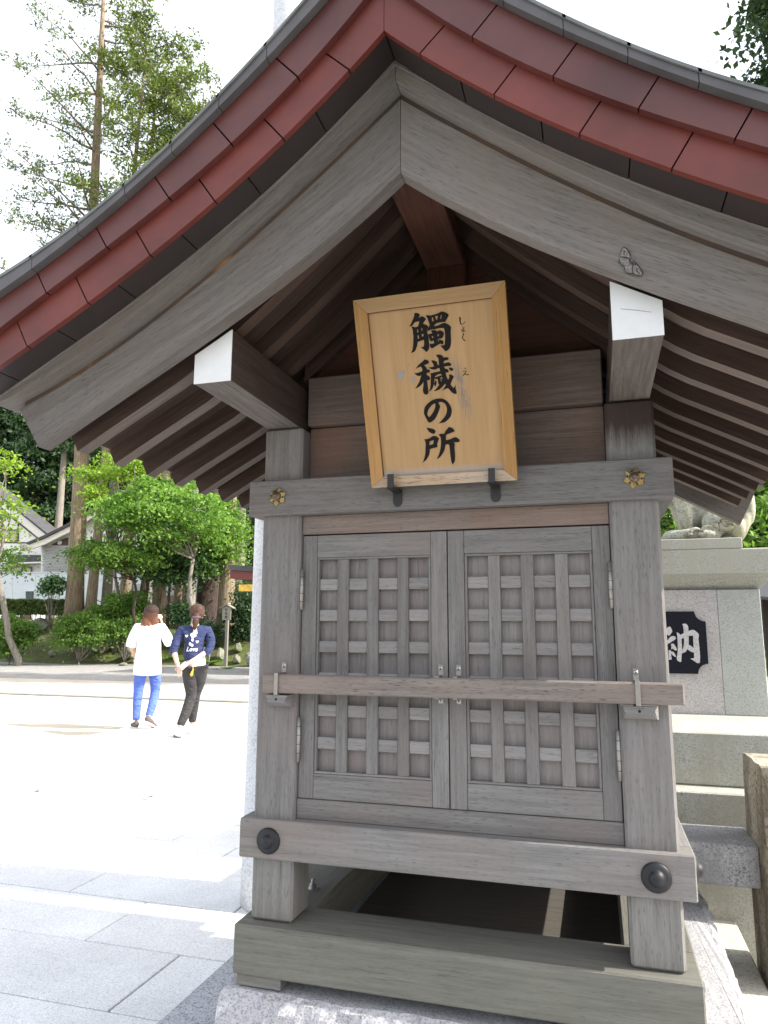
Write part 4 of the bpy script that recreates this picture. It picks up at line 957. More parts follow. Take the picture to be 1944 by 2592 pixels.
rock(500, 1610, 40, 34, 'dark rock between the navy woman and the signpost, higher one')
rock(515, 1660, 44, 50, 'brown rock at the gravel edge right of the navy woman')
rock(603, 1640, 26, 30, 'pale angular rock just right of the signpost')
rock(600, 1668, 28, 30, 'brown rock below the pale angular rock by the signpost')
rock(630, 1668, 30, 44, 'tall brown rock at the foot of the bank next to the stone pillar')
rock(556, 1655, 30, 40, 'grey rock directly behind the signpost foot')
rock(545, 1690, 20, 10, 'tiny flat stone at the foot of the signpost')
# hedge
def hedge(u0, u1, vt, d, h, label):
    a, b = at(u0, vt, d), at(u1, vt, d); t = thing('clipped_hedge', label, 'hedge', ((a.x+b.x)/2, (a.y+b.y)/2, gz((a+b)/2)))
    rng = np.random.default_rng(3); L = (b-a).length; n = 14000
    s = rng.uniform(-.5, .5, n); dy = rng.uniform(-.35, .35, n); z = a.z-t.location.z-rng.uniform(0, 1, n)**1.4*h+.03*np.sin(s*40)
    dv = (b-a).normalized(); c = np.stack([s*L*dv.x-dy*dv.y, s*L*dv.y+dy*dv.x, z], 1)
    V, Fq = leaf_quads(c, .055, rng, .3, .6); from_arrays('foliage', V, Fq, L_hedge, t)
    bm = bmesh.new()
    for k in range(60):
        x = (k/59-.5)*L; limb_mesh(bm, (x*dv.x, x*dv.y, -.2), (x*dv.x+rng.uniform(-.1, .1), x*dv.y, a.z-t.location.z-.15), .014, .006, rng, 3, .05, 4)
    link('stems', bm_mesh(bm, 'stems'), B_twig, t)
hedge(-60, 165, 1518, 31, .62, 'low clipped hedge in front of the white fence wall at the left')

# ================================================================== SIGNPOST
fp = on_z(571, 1686, 0); sp_ = thing('wooden_signpost', 'small roofed wooden signboard on a thin post at the edge of the garden', 'signpost', fp, -YAW*1.0-.25)
m_sw = wood('silvered_signpost_wood', 'z', (.44, .41, .35), (.27, .25, .20), (.35, .32, .26), pits=.3)
kS = (fp-CAM).dot(_F)/FPX
def SB(nm, b, bev=.004, mat=None): return board(nm, tuple(q*kS for q in b), mat or m_sw, sp_, bev)
SB('post', (-3.6, 3.6, -3.6, 3.6, -4, 120)); SB('board', (-12, 12, -6.2, -3.8, 115, 147))
for s_ in (-1, 1):
    bm = bmesh.new(); pr = [(0, 153), (s_*19, 144.5), (s_*19, 146.2), (0, 155.5)]
    A = [bm.verts.new((x*kS, -10*kS, z*kS)) for x, z in pr]; Bv = [bm.verts.new((x*kS, 6*kS, z*kS)) for x, z in pr]
    bm.faces.new(A); bm.faces.new(Bv[::-1])
    for i in range(4): bm.faces.new((A[i], Bv[i], Bv[(i+1) % 4], A[(i+1) % 4]))
    bmesh.ops.recalc_face_normals(bm, faces=bm.faces); link('roof_board', bm_mesh(bm, 'roof_board'), m_sw, sp_)
SB('ridge_cap', (-5, 5, -10.5, 6.5, 154.5, 158)); SB('gable', (-10, 10, -5.5, -4, 146.5, 150))
def text_obj(name, body, size, mat, parent, loc, rot=(R(90), 0, 0), ext=.001, bold=0.0):
    cu = bpy.data.curves.new(name, 'FONT'); cu.body = body; cu.size = size; cu.extrude = ext; cu.offset = bold
    cu.align_x = 'CENTER'; cu.align_y = 'CENTER'; cu.resolution_u = 2
    ob = bpy.data.objects.new('tmp', cu); C.objects.link(ob)
    me = bpy.data.meshes.new_from_object(ob.evaluated_get(bpy.context.evaluated_depsgraph_get()))
    bpy.data.objects.remove(ob); me.name = name
    o = link(name, me, mat, parent); o.location = loc; o.rotation_euler = rot; return o
for ch_, z in (('手', 140), ('水', 131), ('舎', 122)):
    text_obj('sign_character', ch_, 8.5*kS, m_ink, sp_, (-1*kS, -6.4*kS, z*kS), ext=.002)

# ================================================================== WHITE HOUSES BEHIND THE HEDGE
m_wall = flat('white_plaster', (.82, .81, .78), .8, var=.04, vs=1)
m_trim = flat('cream_bargeboard_paint', (.78, .74, .66), .7, var=.05, vs=2)
m_htile = flat('dark_house_roof_tile', (.055, .055, .06), .7, var=.3, vs=4)
m_panel = flat('pale_blue_white_fence_panel', (.62, .66, .70), .6, var=.03, vs=2)
m_win = flat('curtained_window_glass', (.42, .37, .29), .25, var=.25, vs=3)
m_dwin = flat('dark_window_glass', (.035, .05, .06), .15)
m_louv = flat('grey_louvre_slat', (.42, .42, .42), .6)
m_brn = flat('dark_timber_trim', (.10, .075, .06), .7)
def prism(name, pts, y0, y1, mat, parent):
    bm = bmesh.new(); A = [bm.verts.new((x, y0, z)) for x, z in pts]; B = [bm.verts.new((x, y1, z)) for x, z in pts]
    bm.faces.new(A); bm.faces.new(B[::-1]); n = len(A)
    for i in range(n): bm.faces.new((A[i], B[i], B[(i+1) % n], A[(i+1) % n]))
    bmesh.ops.recalc_face_normals(bm, faces=bm.faces); return link(name, bm_mesh(bm, name), mat, parent)
HY = 33.5
def hp(u, v, y=HY): q = on_y(u, v, y); return (q.x, q.z)
def hprism(name, uv, y, th, mat, parent): # uv list in photo pixels on the plane y
    o0 = parent.location
    return prism(name, [(a-o0.x, b-o0.z) for a, b in (hp(u, v, y) for u, v in uv)], y-o0.y, y+th-o0.y, mat, parent)
o0 = hp(-40, 1520)
hA = thing('white_house', 'white plastered house with steep gable, cream bargeboard and curtained windows at the far left', 'house', (o0[0], HY, 1.6))
hprism('wall', [(-230, 1530), (-230, 1440), (-60, 1232), (118, 1366), (118, 1530)], HY, 1.0, m_wall, hA)
hprism('bargeboard', [(-64, 1206), (122, 1358), (122, 1372), (112, 1372), (-64, 1228)], HY-.7, .12, m_trim, hA)
hprism('bargeboard', [(-64, 1206), (-64, 1228), (-240, 1450), (-240, 1428)], HY-.7, .12, m_trim, hA)
hprism('roof', [(-64, 1201), (126, 1355.5), (122, 1358), (-64, 1205)], HY-.85, 1.6, m_htile, hA)
hprism('roof', [(-64, 1197), (-64, 1205), (-240, 1428), (-246, 1424)], HY-.85, 1.6, m_htile, hA)
w1 = hprism('window', [(-8, 1340), (42, 1343), (42, 1368), (-8, 1366)], HY-.06, .06, m_win, hA)
for uv in ([(-10, 1338), (44, 1341), (44, 1343.5), (-10, 1340.5)], [(-10, 1366), (44, 1368), (44, 1370.5), (-10, 1368.5)], [(42, 1341), (44.5, 1341), (44.5, 1370), (42, 1370)], [(21.5, 1342), (23.5, 1342), (23.5, 1368), (21.5, 1368)]):
    hprism('window_frame', uv, HY-.1, .06, m_brn, hA)
for uv in ([(44, 1324), (46.5, 1326), (46.5, 1372), (44, 1372)], [(4, 1284), (6.5, 1286), (6.5, 1340), (4, 1340)], [(-20, 1371), (112, 1373), (112, 1376), (-20, 1374)], [(8, 1290), (96, 1362), (92, 1362), (6, 1294)]):
    hprism('timber_trim', uv, HY-.05, .05, m_brn, hA)
hprism('window', [(50, 1378), (75, 1379), (75, 1394), (50, 1393)], HY-.06, .06, m_win, hA)
hprism('lean_to_roof', [(20, 1403), (104, 1405), (104, 1421), (20, 1424)], HY-1.3, 1.2, m_htile, hA)
hprism('eave_board', [(20, 1424.5), (104, 1421.5), (104, 1425), (20, 1428)], HY-1.35, .3, m_trim, hA)
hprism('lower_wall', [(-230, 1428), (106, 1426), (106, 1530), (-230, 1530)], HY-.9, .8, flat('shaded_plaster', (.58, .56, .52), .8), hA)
hprism('window', [(28, 1436), (77, 1436), (77, 1450), (28, 1450)], HY-1.0, .09, m_win, hA)
for uv in ([(26, 1434), (79, 1434), (79, 1436), (26, 1436)], [(54, 1436), (56, 1436), (56, 1450), (54, 1450)], [(26, 1436), (28, 1436), (28, 1450), (26, 1450)], [(77, 1436), (79, 1436), (79, 1450), (77, 1450)]):
    hprism('window_frame', uv, HY-1.05, .05, m_brn, hA)
hB = thing('white_house', 'white house behind the large cedar with a sweeping tiled gable and grey louvred wall', 'house', (o0[0]+4, HY-1, 1.6))
YB = HY-2.0
hprism('wall', [(104, 1382), (130, 1372), (175, 1350), (240, 1308), (300, 1262), (430, 1340), (480, 1380), (480, 1530), (104, 1530)], YB, 1.0, m_wall, hB)
hprism('bargeboard', [(68, 1378), (110, 1362), (170, 1332), (240, 1290), (300, 1246), (300, 1262), (240, 1306), (172, 1348), (112, 1378), (72, 1392)], YB-.7, .12, m_trim, hB)
hprism('bargeboard', [(300, 1246), (490, 1380), (490, 1394), (300, 1262)], YB-.7, .12, m_trim, hB)
hprism('roof', [(64, 1374), (108, 1356), (168, 1326), (238, 1283), (302, 1238), (302, 1246), (240, 1290), (170, 1332), (110, 1362), (68, 1378)], YB-.85, 1.6, m_htile, hB)
hprism('roof', [(302, 1238), (496, 1378), (490, 1382), (302, 1246)], YB-.85, 1.6, m_htile, hB)
hprism('gable_shadow_board', [(128, 1380), (150, 1368), (172, 1360), (172, 1381)], YB-.05, .05, m_brn, hB)
lz = 1382
while lz < 1449:
    hprism('louvre_slat', [(106, lz+.4), (252, lz+.4), (252, lz+2.7), (106, lz+2.7)], YB-.14, .12, m_louv, hB); lz += 4.0
link('wall_lamp', bm_mesh(lathe(bmesh.new(), [(.12, 0), (.14, .06), (.10, .15)], (hp(155, 1374, YB)[0]-hB.location.x, YB-.05-hB.location.y, hp(155, 1374, YB)[1]-1.6), 'y', 12), 'wall_lamp', True), m_white, hB)
fw = thing('white_fence_wall', 'long pale blue white panelled wall behind the hedge and the cedar trunks', 'wall', (o0[0]+4, 30, 1.6))
u = -200
while u < 560:
    hprism('wall_panel', [(u+.25, 1450), (u+57.6, 1450), (u+57.6, 1545), (u+.25, 1545)], 30.0, .06, m_panel, fw); u += 58
hprism('cap_strip', [(-200, 1447.5), (560, 1447.5), (560, 1449.7), (-200, 1449.7)], 29.95, .16, m_white, fw)
hprism('small_window', [(65, 1497), (82, 1497), (82, 1516), (65, 1516)], 29.93, .06, m_dwin, fw)
hprism('window_frame', [(63.5, 1495), (83.5, 1495), (83.5, 1496.6), (63.5, 1496.6)], 29.9, .09, m_white, fw)
hprism('dark_garage_opening', [(392, 1508), (470, 1508), (470, 1545), (392, 1545)], 29.93, .05, flat('brown_garage_shutter', (.16, .12, .10), .7), fw)
hprism('lower_grey_panel', [(288, 1478), (500, 1478), (500, 1507), (288, 1507)], 29.94, .05, flat('grey_base_panel', (.40, .40, .40), .7), fw)  # plain grey band on the right part of the wall
# red eaved hall glimpsed behind the pillar
m_gold = flat('gilded_carving', (.62, .40, .08), .35, metal=.6, var=.35, vs=18, bmp=.6, bs_scale=40)
p0 = at(582, 1452, 21); hl = thing('red_eaved_hall', 'corner of a hall with a dark red eave and gilded carving behind the stone pillar', 'building', (p0.x, p0.y, 0))
def LB(nm, b, mat, bev=.01): return board(nm, b, mat, hl, bev)
zt = p0.z
bm = bmesh.new(); xs_ = np.linspace(0, 5, 12)
def eave(lo, hi, y0, y1, nm, mat):
    bm = bmesh.new(); rows = []
    for x in xs_:
        c = .16*(1-x/5)**3
        rows.append([bm.verts.new(p) for p in ((x, y0, zt+lo+c), (x, y1, zt+lo+c), (x, y1, zt+hi+c), (x, y0, zt+hi+c))])
    for a, b in zip(rows, rows[1:]):
        for k in range(4): bm.faces.new((a[k], a[(k+1) % 4], b[(k+1) % 4], b[k]))
    bm.faces.new(rows[0]); bm.faces.new(rows[-1][::-1]); bmesh.ops.recalc_face_normals(bm, faces=bm.faces)
    link(nm, bm_mesh(bm, nm), mat, hl)
eave(-.30, -.06, 0, 3, 'eave_fascia', flat('dark_red_lacquer', (.13, .018, .015), .4)); eave(-.055, .10, -.1, 3.2, 'eave_roof', m_htile)
LB('gilded_panel', (.22, 4.8, .15, .2, zt-.52, zt-.31), m_gold); LB('wall', (1.6, 4.8, .3, 3, 0, zt-.53), m_brn); LB('post', (1.3, 1.52, .25, .5, 0, zt-.53), m_brn)
# dark timber building at the right edge
p1 = at(1922, 1480, 9.0); rb = thing('dark_timber_building', 'dark timber building with a grey roof edge beyond the pedestal at the right edge', 'building', (p1.x, p1.y, 0))
for k in range(8): board('wall_board', (.12+.3*k, .415+.3*k, .5, .56, 0, 1.80), m_brn if k % 2 else flat('blackened_board', (.03, .022, .02), .8), rb, .004)
prism('roof', [(-.25, 1.74), (2.6, 1.35), (2.6, 1.50), (-.25, 1.98)], -.1, 3, flat('grey_metal_roof', (.20, .20, .22), .5), rb)
board('sill_board', (.0, 2.5, .3, .48, .42, .47), m_brn, rb, .004)

# ================================================================== TREES
sparse_conifer('tall_conifer', 'tall open conifer with a pale straight trunk and long rising limbs against the sky', ray_bank(188, 1545), at(268, -130, 31), .33, 10.5, 50, 3.0, 5.6, L_con, B_brown, 11, side=-.35, tuft=30, leaf=.085)
sparse_conifer('tall_conifer', 'second open conifer, brighter green, right of the pale trunk and just above the roof edge', ray_bank(229, 1545), at(372, 110, 30), .20, 9.5, 58, 2.4, 4.8, leafmat('olive_conifer_spray', (.070, .105, .022), (.17, .21, .05), .4), B_brown, 12, side=.75, tuft=52, leaf=.09)
L_olive = leafmat('olive_spray', (.085, .125, .03), (.19, .235, .06), .4)
for ub, vt, sd_, lab in ((312, 135, 13, 'third open conifer filling the sky just above the middle of the left roof slope'), (450, 235, 14, 'fourth open conifer, showing only its top beside the stone pillar above the roof slope')):
    ut = ub+(1007-ub)*(1560-vt)/11243; sparse_conifer('tall_conifer', lab, ray_bank(ub, 1560), at(ut, vt, 30.5), .20, 9.5, 48, 2.2, 4.2, L_olive, B_brown, sd_, side=.25, tuft=38, leaf=.09)
fo = 'cedars forming the dark wood behind the houses'
frng = random.Random(5)
labs = ['dark cedar at the far left edge of the wood behind the gable', 'dark cedar second from the left in the wood', 'tall dark cedar behind the grey knotty trunk', 'dark cedar right of the knotty trunk', 'dark cedar behind the louvred house', 'dark cedar above the bright maples', 'dark cedar seen between rafters over the maple crown', 'dark cedar behind the stone pillar', 'last dark cedar on the right of the left wood']
for i, uu in enumerate((-90, -10, 70, 150, 235, 330, 430, 530, 640)):
    b = at(uu, 1500, 60+frng.uniform(-2, 6)); cedar('cedar_tree', labs[i], (b.x, b.y, 1.6), frng.uniform(19, 22.5), .38, frng.uniform(1.5, 4), 4.6, L_dark, B_dark, 40+i, 15000, .25, fo, cone=.5)
b = at(135, 1500, 50); cedar('cedar_tree', 'cedar with a bare grey knotty trunk standing between the two house roofs', (b.x, b.y, 1.6), 19.5, .32, 12.3, 3.0, L_dark, B_grey, 60, 7000, .2)
tk = [(268, 14, 30.5, B_grey, 'cedar with a pale grey trunk right of the two big trunks, before the louvred house'), (323, 11, 31.5, B_grey, 'slim grey cedar trunk left of the dark leaning trunk'),
      (353, 11, 30.0, B_dark, 'dark leaning trunk under the maple crown'), (372, 8, 32, B_grey, 'thin grey trunk right beside the dark leaning trunk'), (400, 17, 29, B_brown, 'mossy brown trunk above the woman in white'), (447, 9, 32, B_brown, 'slim brown trunk between the two women'),
      (476, 16, 31, B_grey, 'grey trunk behind the maple stem above the navy woman'), (525, 30, 30, B_dark, 'very thick dark trunk right of the navy woman'), (572, 21, 28, B_brown, 'brown trunk behind the signboard'), (603, 13, 33, B_grey, 'tall grey trunk beside the stone pillar')]
for i, (uu, hw, d, bk, lab) in enumerate(tk):
    p = ray_bank(uu, 1560); p = at(uu, 1560, d); g = gz(p)
    cedar('cedar_tree', lab, (p.x, p.y, g), 12.5+frng.uniform(-1, 1), hw/FPX*d, 9.5, 2.0, L_dark, bk, 70+i, 1800, .2, 'cedar trunks in the garden', top_shift=(1.2 if i == 2 else 0, 0))
def mpl(name, lab, ub, vb, uf, vf, uc, vc, ru, rv, d, lm, bark, seed, **k):
    base = at(ub, vb, d); base.z = gz(base)-.02
    c = at(uc, vc, d); sc_ = d/FPX
    return broad_tree(name, lab, base, at(uf, vf, d), c, (ru*sc_, ru*sc_*.9, rv*sc_), lm, bark, seed, **k)
G_ = 'maples in front of the white houses'
mpl('maple_tree', 'bright green maple with a slender pale forked stem above the navy woman', 500, 1560, 489, 1415, 430, 1290, 165, 105, 26.0, L_maple, B_grey, 21, ncl=88, per=170, leaf=.085, cr=.85, tr=.11, group=G_, flatn=.2)
mpl('maple_tree', 'yellow green maple right behind the big cedar trunk under the rafter ends', 290, 1580, 292, 1420, 290, 1215, 100, 90, 27.5, L_yel, B_grey, 22, ncl=36, per=120, leaf=.08, cr=.75, tr=.09, group=G_)
mpl('maple_tree', 'darker spreading lower maple layered across the grey trunks', 350, 1570, 340, 1470, 290, 1400, 105, 34, 25.5, L_mid, B_dark, 23, ncl=58, per=120, leaf=.075, cr=.7, tr=.07, group=G_, flatn=.22)
mpl('maple_tree', 'mid green maple hanging left of the stone pillar', 560, 1570, 560, 1450, 560, 1350, 62, 100, 28.5, L_mid, B_grey, 24, ncl=60, per=130, leaf=.09, cr=.8, tr=.09, group=G_)
mpl('maple_tree', 'dark shaded maple foliage under the bright crown', 420, 1570, 430, 1480, 430, 1420, 90, 50, 27.5, L_blue, B_dark, 25, ncl=60, per=120, leaf=.08, cr=.7, tr=.08, group=G_)
mpl('maple_tree', 'yellow leaved maple with a leaning curved trunk entering from the left edge', 60, 1560, -8, 1425, -40, 1240, 80, 130, 25.0, L_yel, B_grey, 26, ncl=22, per=100, leaf=.08, cr=.9, tr=.13, group=G_, flatn=.16, shell=.7)
mpl('maple_tree', 'thin green sprays of a young maple before the left house wall', -30, 1560, -25, 1480, 10, 1405, 58, 40, 26.0, L_mid, B_twig, 27, ncl=13, per=90, leaf=.07, cr=.8, tr=.04, group=G_, flatn=.16)
SG = 'shrubs on the moss bank'
def shrub(lab, uc, vc, ru, rv, d, lm, seed, dens=1.0, leaf=.06, cr=.42):
    c = at(uc, vc, d); s_ = d/FPX; base = Vector((c.x, c.y, gz(c)))
    broad_tree('shrub', lab, base, (c.x, c.y, base.z+.15), (c.x, c.y, max(c.z, base.z+rv*s_*.5)), (ru*s_, ru*s_*.7, rv*s_), lm, B_twig, seed, ncl=int(34*dens), per=110, leaf=leaf, cr=cr, tr=.035, group=SG, flatn=.45, up=.8, shell=.3, cat='shrub')
shrub('leafy green shrub at the far left edge of the bank', 30, 1600, 62, 52, 25.5, L_mid, 31, 1.5)
shrub('wide light green shrub in front of the big cedar trunk foot', 205, 1590, 78, 42, 25.5, L_mid, 32, 1.6)
shrub('bright green shrub left of the woman in white', 330, 1528, 72, 34, 27.5, L_maple, 33, 1.5)
shrub('slender pale shrub with thin stems before the white wall', 136, 1478, 30, 26, 30, L_blue, 34, .5, .07)
shrub('soft green shrub behind the head of the woman in white', 262, 1560, 46, 34, 27, L_mid, 35, 1.0)
shrub('blue green shrub between the two women', 470, 1545, 44, 28, 27.5, L_blue, 36, 1.0)
shrub('dark shrub right of the signboard', 612, 1560, 46, 62, 26.5, L_dark, 37, 1.5)
shrub('low green shrub beside the feet of the moss bank behind the woman in white', 320, 1588, 50, 28, 26, L_mid, 38, .9)
shrub('low dark shrub under the thick dark trunk', 510, 1590, 50, 22, 27, L_blue, 39, .8)
shrub('dark bush against the stone pillar', 640, 1500, 40, 60, 27, L_blue, 41, 1.1)
# ferns: arching fronds
def fern(u, v, s, lab, seed):
    p = ray_bank(u, v); rng = np.random.default_rng(seed); t = thing('fern', lab, 'fern', (p.x, p.y, gz(p)), 0, 'ferns at the foot of the bank'); Vs = []; Fs = []; k = 0
    for i in range(16):
        a = i*2.4+rng.uniform(-.3, .3); L = s*rng.uniform(.7, 1.1); pr = None
        for j in range(8):
            f = j/7; r = L*f*.9; z = L*(.75*f-.55*f*f)*1.3; wd = L*.13*math.sin(math.pi*min(1, f+.12))
            c = np.array([r*math.cos(a), r*math.sin(a), z]); sd_ = np.array([-math.sin(a), math.cos(a), 0])*wd
            Vs += [c-sd_, c+sd_-np.array([0, 0, .02])]
            if j: Fs.append((k-2, k-1, k+1, k))
            k += 2
    f_ = from_arrays('fronds', Vs, Fs, L_maple, t)
fern(437, 1672, .42, 'bright fern left of the navy woman', 1); fern(538, 1640, .55, 'bright fern between the navy woman and the signpost', 2)
fern(532, 1684, .5, 'lower bright fern at the gravel edge near the navy woman', 3); fern(575, 1692, .3, 'small fern at the foot of the signpost', 4)
fern(20, 1660, .6, 'fern at the far left foot of the bank', 5)
# fallen leaves on the paving
for u_, v_, a_, lab in ((276, 1946, .3, 'dry fallen leaf on the pale paving, the one farther right'), (96, 2001, -.4, 'dry fallen leaf on the pale paving nearer the left edge'), (372, 2021, .9, 'dry fallen leaf lying on a paving joint')):
    p = on_z(u_, v_, .006); bm = bmesh.new(); L_ = .06
    vs = [bm.verts.new(q) for q in ((-L_, 0, .004), (-L_*.3, -L_*.34, .010), (L_*.5, -L_*.26, .006), (L_, 0, .014), (L_*.5, L_*.26, .012), (-L_*.3, L_*.34, .002))]; bm.faces.new(vs)
    o = link('fallen_leaf', bm_mesh(bm, 'fallen_leaf'), flat('dry_leaf', (.10, .075, .05), .8)); o.location = p; o.rotation_euler = (0, 0, a_); tag(o, lab, 'leaf', 'dry leaves on the paving')
# right hand trees
b = at(1830, 1500, 13); 
for i, (uu, d, hh, lab) in enumerate(((1760, 13.5, 4.2, 'dark green tree behind the lion statue'), (1870, 12, 4.3, 'leafy green tree right of the lion statue'), (1990, 13, 4.6, 'dark green tree at the right edge behind the pedestal'))):
    c = at(uu, 1400, d); broad_tree('background_tree', lab, (c.x, c.y, 0), (c.x, c.y, 1.2), (c.x, c.y, 3.0), (1.5, 1.4, 2.1), L_blue if i != 1 else L_mid, B_dark, 80+i, ncl=110, per=130, leaf=.075, cr=.7, tr=.1, group='trees behind the pedestal')
c = at(2045, 60, 17); bb = Vector((c.x, c.y, 0))
broad_tree('tall_dark_tree', 'tall dark tree whose crown enters the sky at the upper right corner', bb, (c.x, c.y, 8), (c.x, c.y, c.z-1.0), (1.55, 1.5, 4.6), leafmat('dusky_green_leaf', (.02, .045, .025), (.06, .10, .045), .3), B_dark, 90, ncl=150, per=120, leaf=.10, cr=.75, tr=.25, shell=.2)
# ================================================================== PEOPLE
def skin(name, V, Ed, Rr, mat, parent, sub=2, root=0, smooth=True, ysq=1.0):
    me = bpy.data.meshes.new(name); me.from_pydata([Vector(v) for v in V], Ed, []); o = bpy.data.objects.new(name, me); C.objects.link(o)
    m1 = o.modifiers.new('s', 'SKIN'); m1.use_smooth_shade = True
    for i, sv_ in enumerate(me.skin_vertices[0].data):
        r = Rr[i]; sv_.radius = (r, r) if not isinstance(r, tuple) else r; sv_.use_root = (i == root)
    m2 = o.modifiers.new('d', 'SUBSURF'); m2.levels = sub; m2.render_levels = sub
    me2 = bpy.data.meshes.new_from_object(o.evaluated_get(bpy.context.evaluated_depsgraph_get()))
    bpy.data.objects.remove(o); me2.name = name
    for p in me2.polygons: p.use_smooth = True
    return link(name, me2, mat, parent)
def chain(segs):
    """segs: list of polylines [(x,y,z,r),...]; points repeated exactly are welded"""
    V, Rr, Ed, idx = [], [], [], {}
    for s in segs:
        pr = None
        for q in s:
            k = tuple(round(a, 4) for a in q[:3])
            if k not in idx: idx[k] = len(V); V.append(q[:3]); Rr.append(q[3] if len(q) == 4 else (q[3], q[4]))
            i = idx[k]
            if pr is not None and pr != i: Ed.append((pr, i))
            pr = i
    return V, Ed, Rr
m_skin = flat('skin', (.56, .37, .29), .55, var=.05, vs=10)
def cloth(name, col, var=.08, rough=.85):
    m, n, bs = newmat(name); v = N(n, 'ShaderNodeTexCoord').outputs['Object']
    f = noise(n, v, 7, 4, .6); r = ramp(n, [(.3, tuple(c*(1-var) for c in col)), (.7, tuple(min(1, c*(1+var)) for c in col))]); n.links.new(f, r.inputs[0])
    n.links.new(r.outputs[0], bs.inputs['Base Color']); bs.inputs['Roughness'].default_value = rough
    bump(n, bs, noise(n, mapping(n, v, (1, 1, 2.2)), 9, 3, .55), 1.0, .05); return m
def hand(parent, w, dirv, side, curl=.5, s=1.0):
    """wrist w, pointing direction, palm side vector; five separate fingers"""
    w = Vector(w); d = Vector(dirv).normalized(); sd_ = Vector(side).normalized(); nrm = d.cross(sd_).normalized()
    pal = [tuple(w-d*.02*s)+(.024*s, .016*s), tuple(w+d*.03*s)+(.033*s, .014*s), tuple(w+d*.075*s)+(.036*s, .013*s)]
    segs = [pal]
    for i, (o_, L) in enumerate(((-.027, .062), (-.009, .072), (.010, .066), (.027, .050))):
        a = w+d*.070*s+sd_*o_*s; q = [tuple(a)+(.009*s,)]; dd = d.copy()
        for j in range(3):
            dd = (dd+nrm*curl*.55).normalized(); a = a+dd*L*s/3; q.append(tuple(a)+(.0085*s-.0008*j,))
        segs.append([tuple(w+d*.055*s+sd_*o_*.8*s)+(.010*s,)]+q)
    a = w+d*.02*s-sd_*.026*s; t1 = a+(d*.6-sd_*.8).normalized()*.028*s; t2 = t1+(d*.95-sd_*.2+nrm*.3).normalized()*.026*s
    out = []
    for k, sg_ in enumerate(segs+[[tuple(a)+(.011*s,), tuple(t1)+(.0105*s,), tuple(t2)+(.009*s,)]]):
        V, Ed, Rr = chain([sg_]); out.append((V, Ed, Rr))
    return out
def merge_skin(name, parts, mat, parent, vox=.007):
    """several skinned chains blended into one continuous surface"""
    bm = bmesh.new()
    for V, Ed, Rr in parts:
        o = skin('tmp_', V, Ed, Rr, None, None, 2); bm.from_mesh(o.data); bpy.data.objects.remove(o)
    me = bm_mesh(bm, name); o = bpy.data.objects.new(name, me); C.objects.link(o)
    md = o.modifiers.new('r', 'REMESH'); md.mode = 'VOXEL'; md.voxel_size = vox
    ms = o.modifiers.new('s', 'SMOOTH'); ms.iterations = 2; ms.factor = .5
    me2 = bpy.data.meshes.new_from_object(o.evaluated_get(bpy.context.evaluated_depsgraph_get())); bpy.data.objects.remove(o)
    for p in me2.polygons: p.use_smooth = True
    me2.name = name
    return link(name, me2, mat, parent)
def face(parent, hc, ry):
    """small facial features on the far (front) side of the head; hc head centre, ry turn"""
    c, s_ = math.cos(ry), math.sin(ry)
    def q(x, y, z): return (hc[0]+x*c+y*s_, hc[1]-x*s_+y*c, hc[2]+z)
    for x in (-.03, .03):
        b = bmesh.new(); bmesh.ops.create_icosphere(b, subdivisions=2, radius=.010, matrix=Matrix.Translation(q(x, .082, .005))); link('eye', bm_mesh(b, 'eye', True), flat('eye', (.03, .02, .02), .2), parent)
    b = bmesh.new(); bmesh.ops.create_icosphere(b, subdivisions=2, radius=1, matrix=Matrix.Translation(q(0, .085, -.055)) @ Matrix.Diagonal((.022, .012, .007, 1))); link('mouth', bm_mesh(b, 'mouth', True), flat('lip', (.35, .10, .09), .5), parent)
FACE_RZ = R(33)

# ---- woman in the white T-shirt -------------------------------------------------
wp = on_z(365, 1842, 0)
A_ = thing('person', 'person in an oversized white T-shirt and bright blue trousers walking with one hand raised', 'person', (wp.x, wp.y, 0), FACE_RZ)
head = (0.01, .0, 1.47)
legL = [(-.075, 0, .80, .080), (-.090, .0, .62, .062), (-.098, .015, .44, .044), (-.105, .0, .26, .042), (-.105, -.03, .085, .036)]
legR = [(.085, 0, .80, .080), (.105, .03, .62, .062), (.113, .055, .45, .044), (.085, -.03, .28, .042), (.045, -.13, .125, .036)]
armL = [(-.165, 0, 1.30, .052), (-.205, -.01, 1.15, .044), (-.215, .02, 1.04, .038), (-.17, .12, .93, .033), (-.15, .20, .88, .024)]
armR = [(.175, 0, 1.30, .052), (.225, .02, 1.19, .044), (.255, .06, 1.10, .038), (.20, .13, 1.22, .032), (.150, .14, 1.36, .024)]
torso = [(0, 0, .84, .105, .10), (0, 0, .98, .125, .095), (0, 0, 1.12, .135, .10), (0, -.005, 1.25, .14, .09), (0, 0, 1.34, .065, .06), (0, .005, 1.385, .048), (0.01, .01, 1.42, .055)]
headc = [(0.01, .01, 1.42, .055), (0.01, .015, 1.455, .078), (0.01, .0, 1.51, .088), (0.01, .0, 1.55, .068)]
parts = [chain([torso]), chain([headc]), chain([[(0, 0, .86, .09)]+legL]), chain([[(0, 0, .86, .09)]+legR]), chain([[(0, 0, 1.28, .06)]+armL]), chain([[(0, 0, 1.28, .06)]+armR])]
parts += hand(A_, (.150, .14, 1.365), (-.35, .1, 1), (1, .2, .3), .5); parts += hand(A_, (-.15, .20, .88), (.3, .7, -.6), (1, 0, 0), .4)
parts.append(chain([[(.01, .09, 1.475, .012), (.01, .104, 1.462, .012)]]))
merge_skin('body', parts, m_skin, A_)
face(A_, (.01, .0, 1.485), 0)
wt = cloth('white_cotton', (.82, .82, .82), .03)
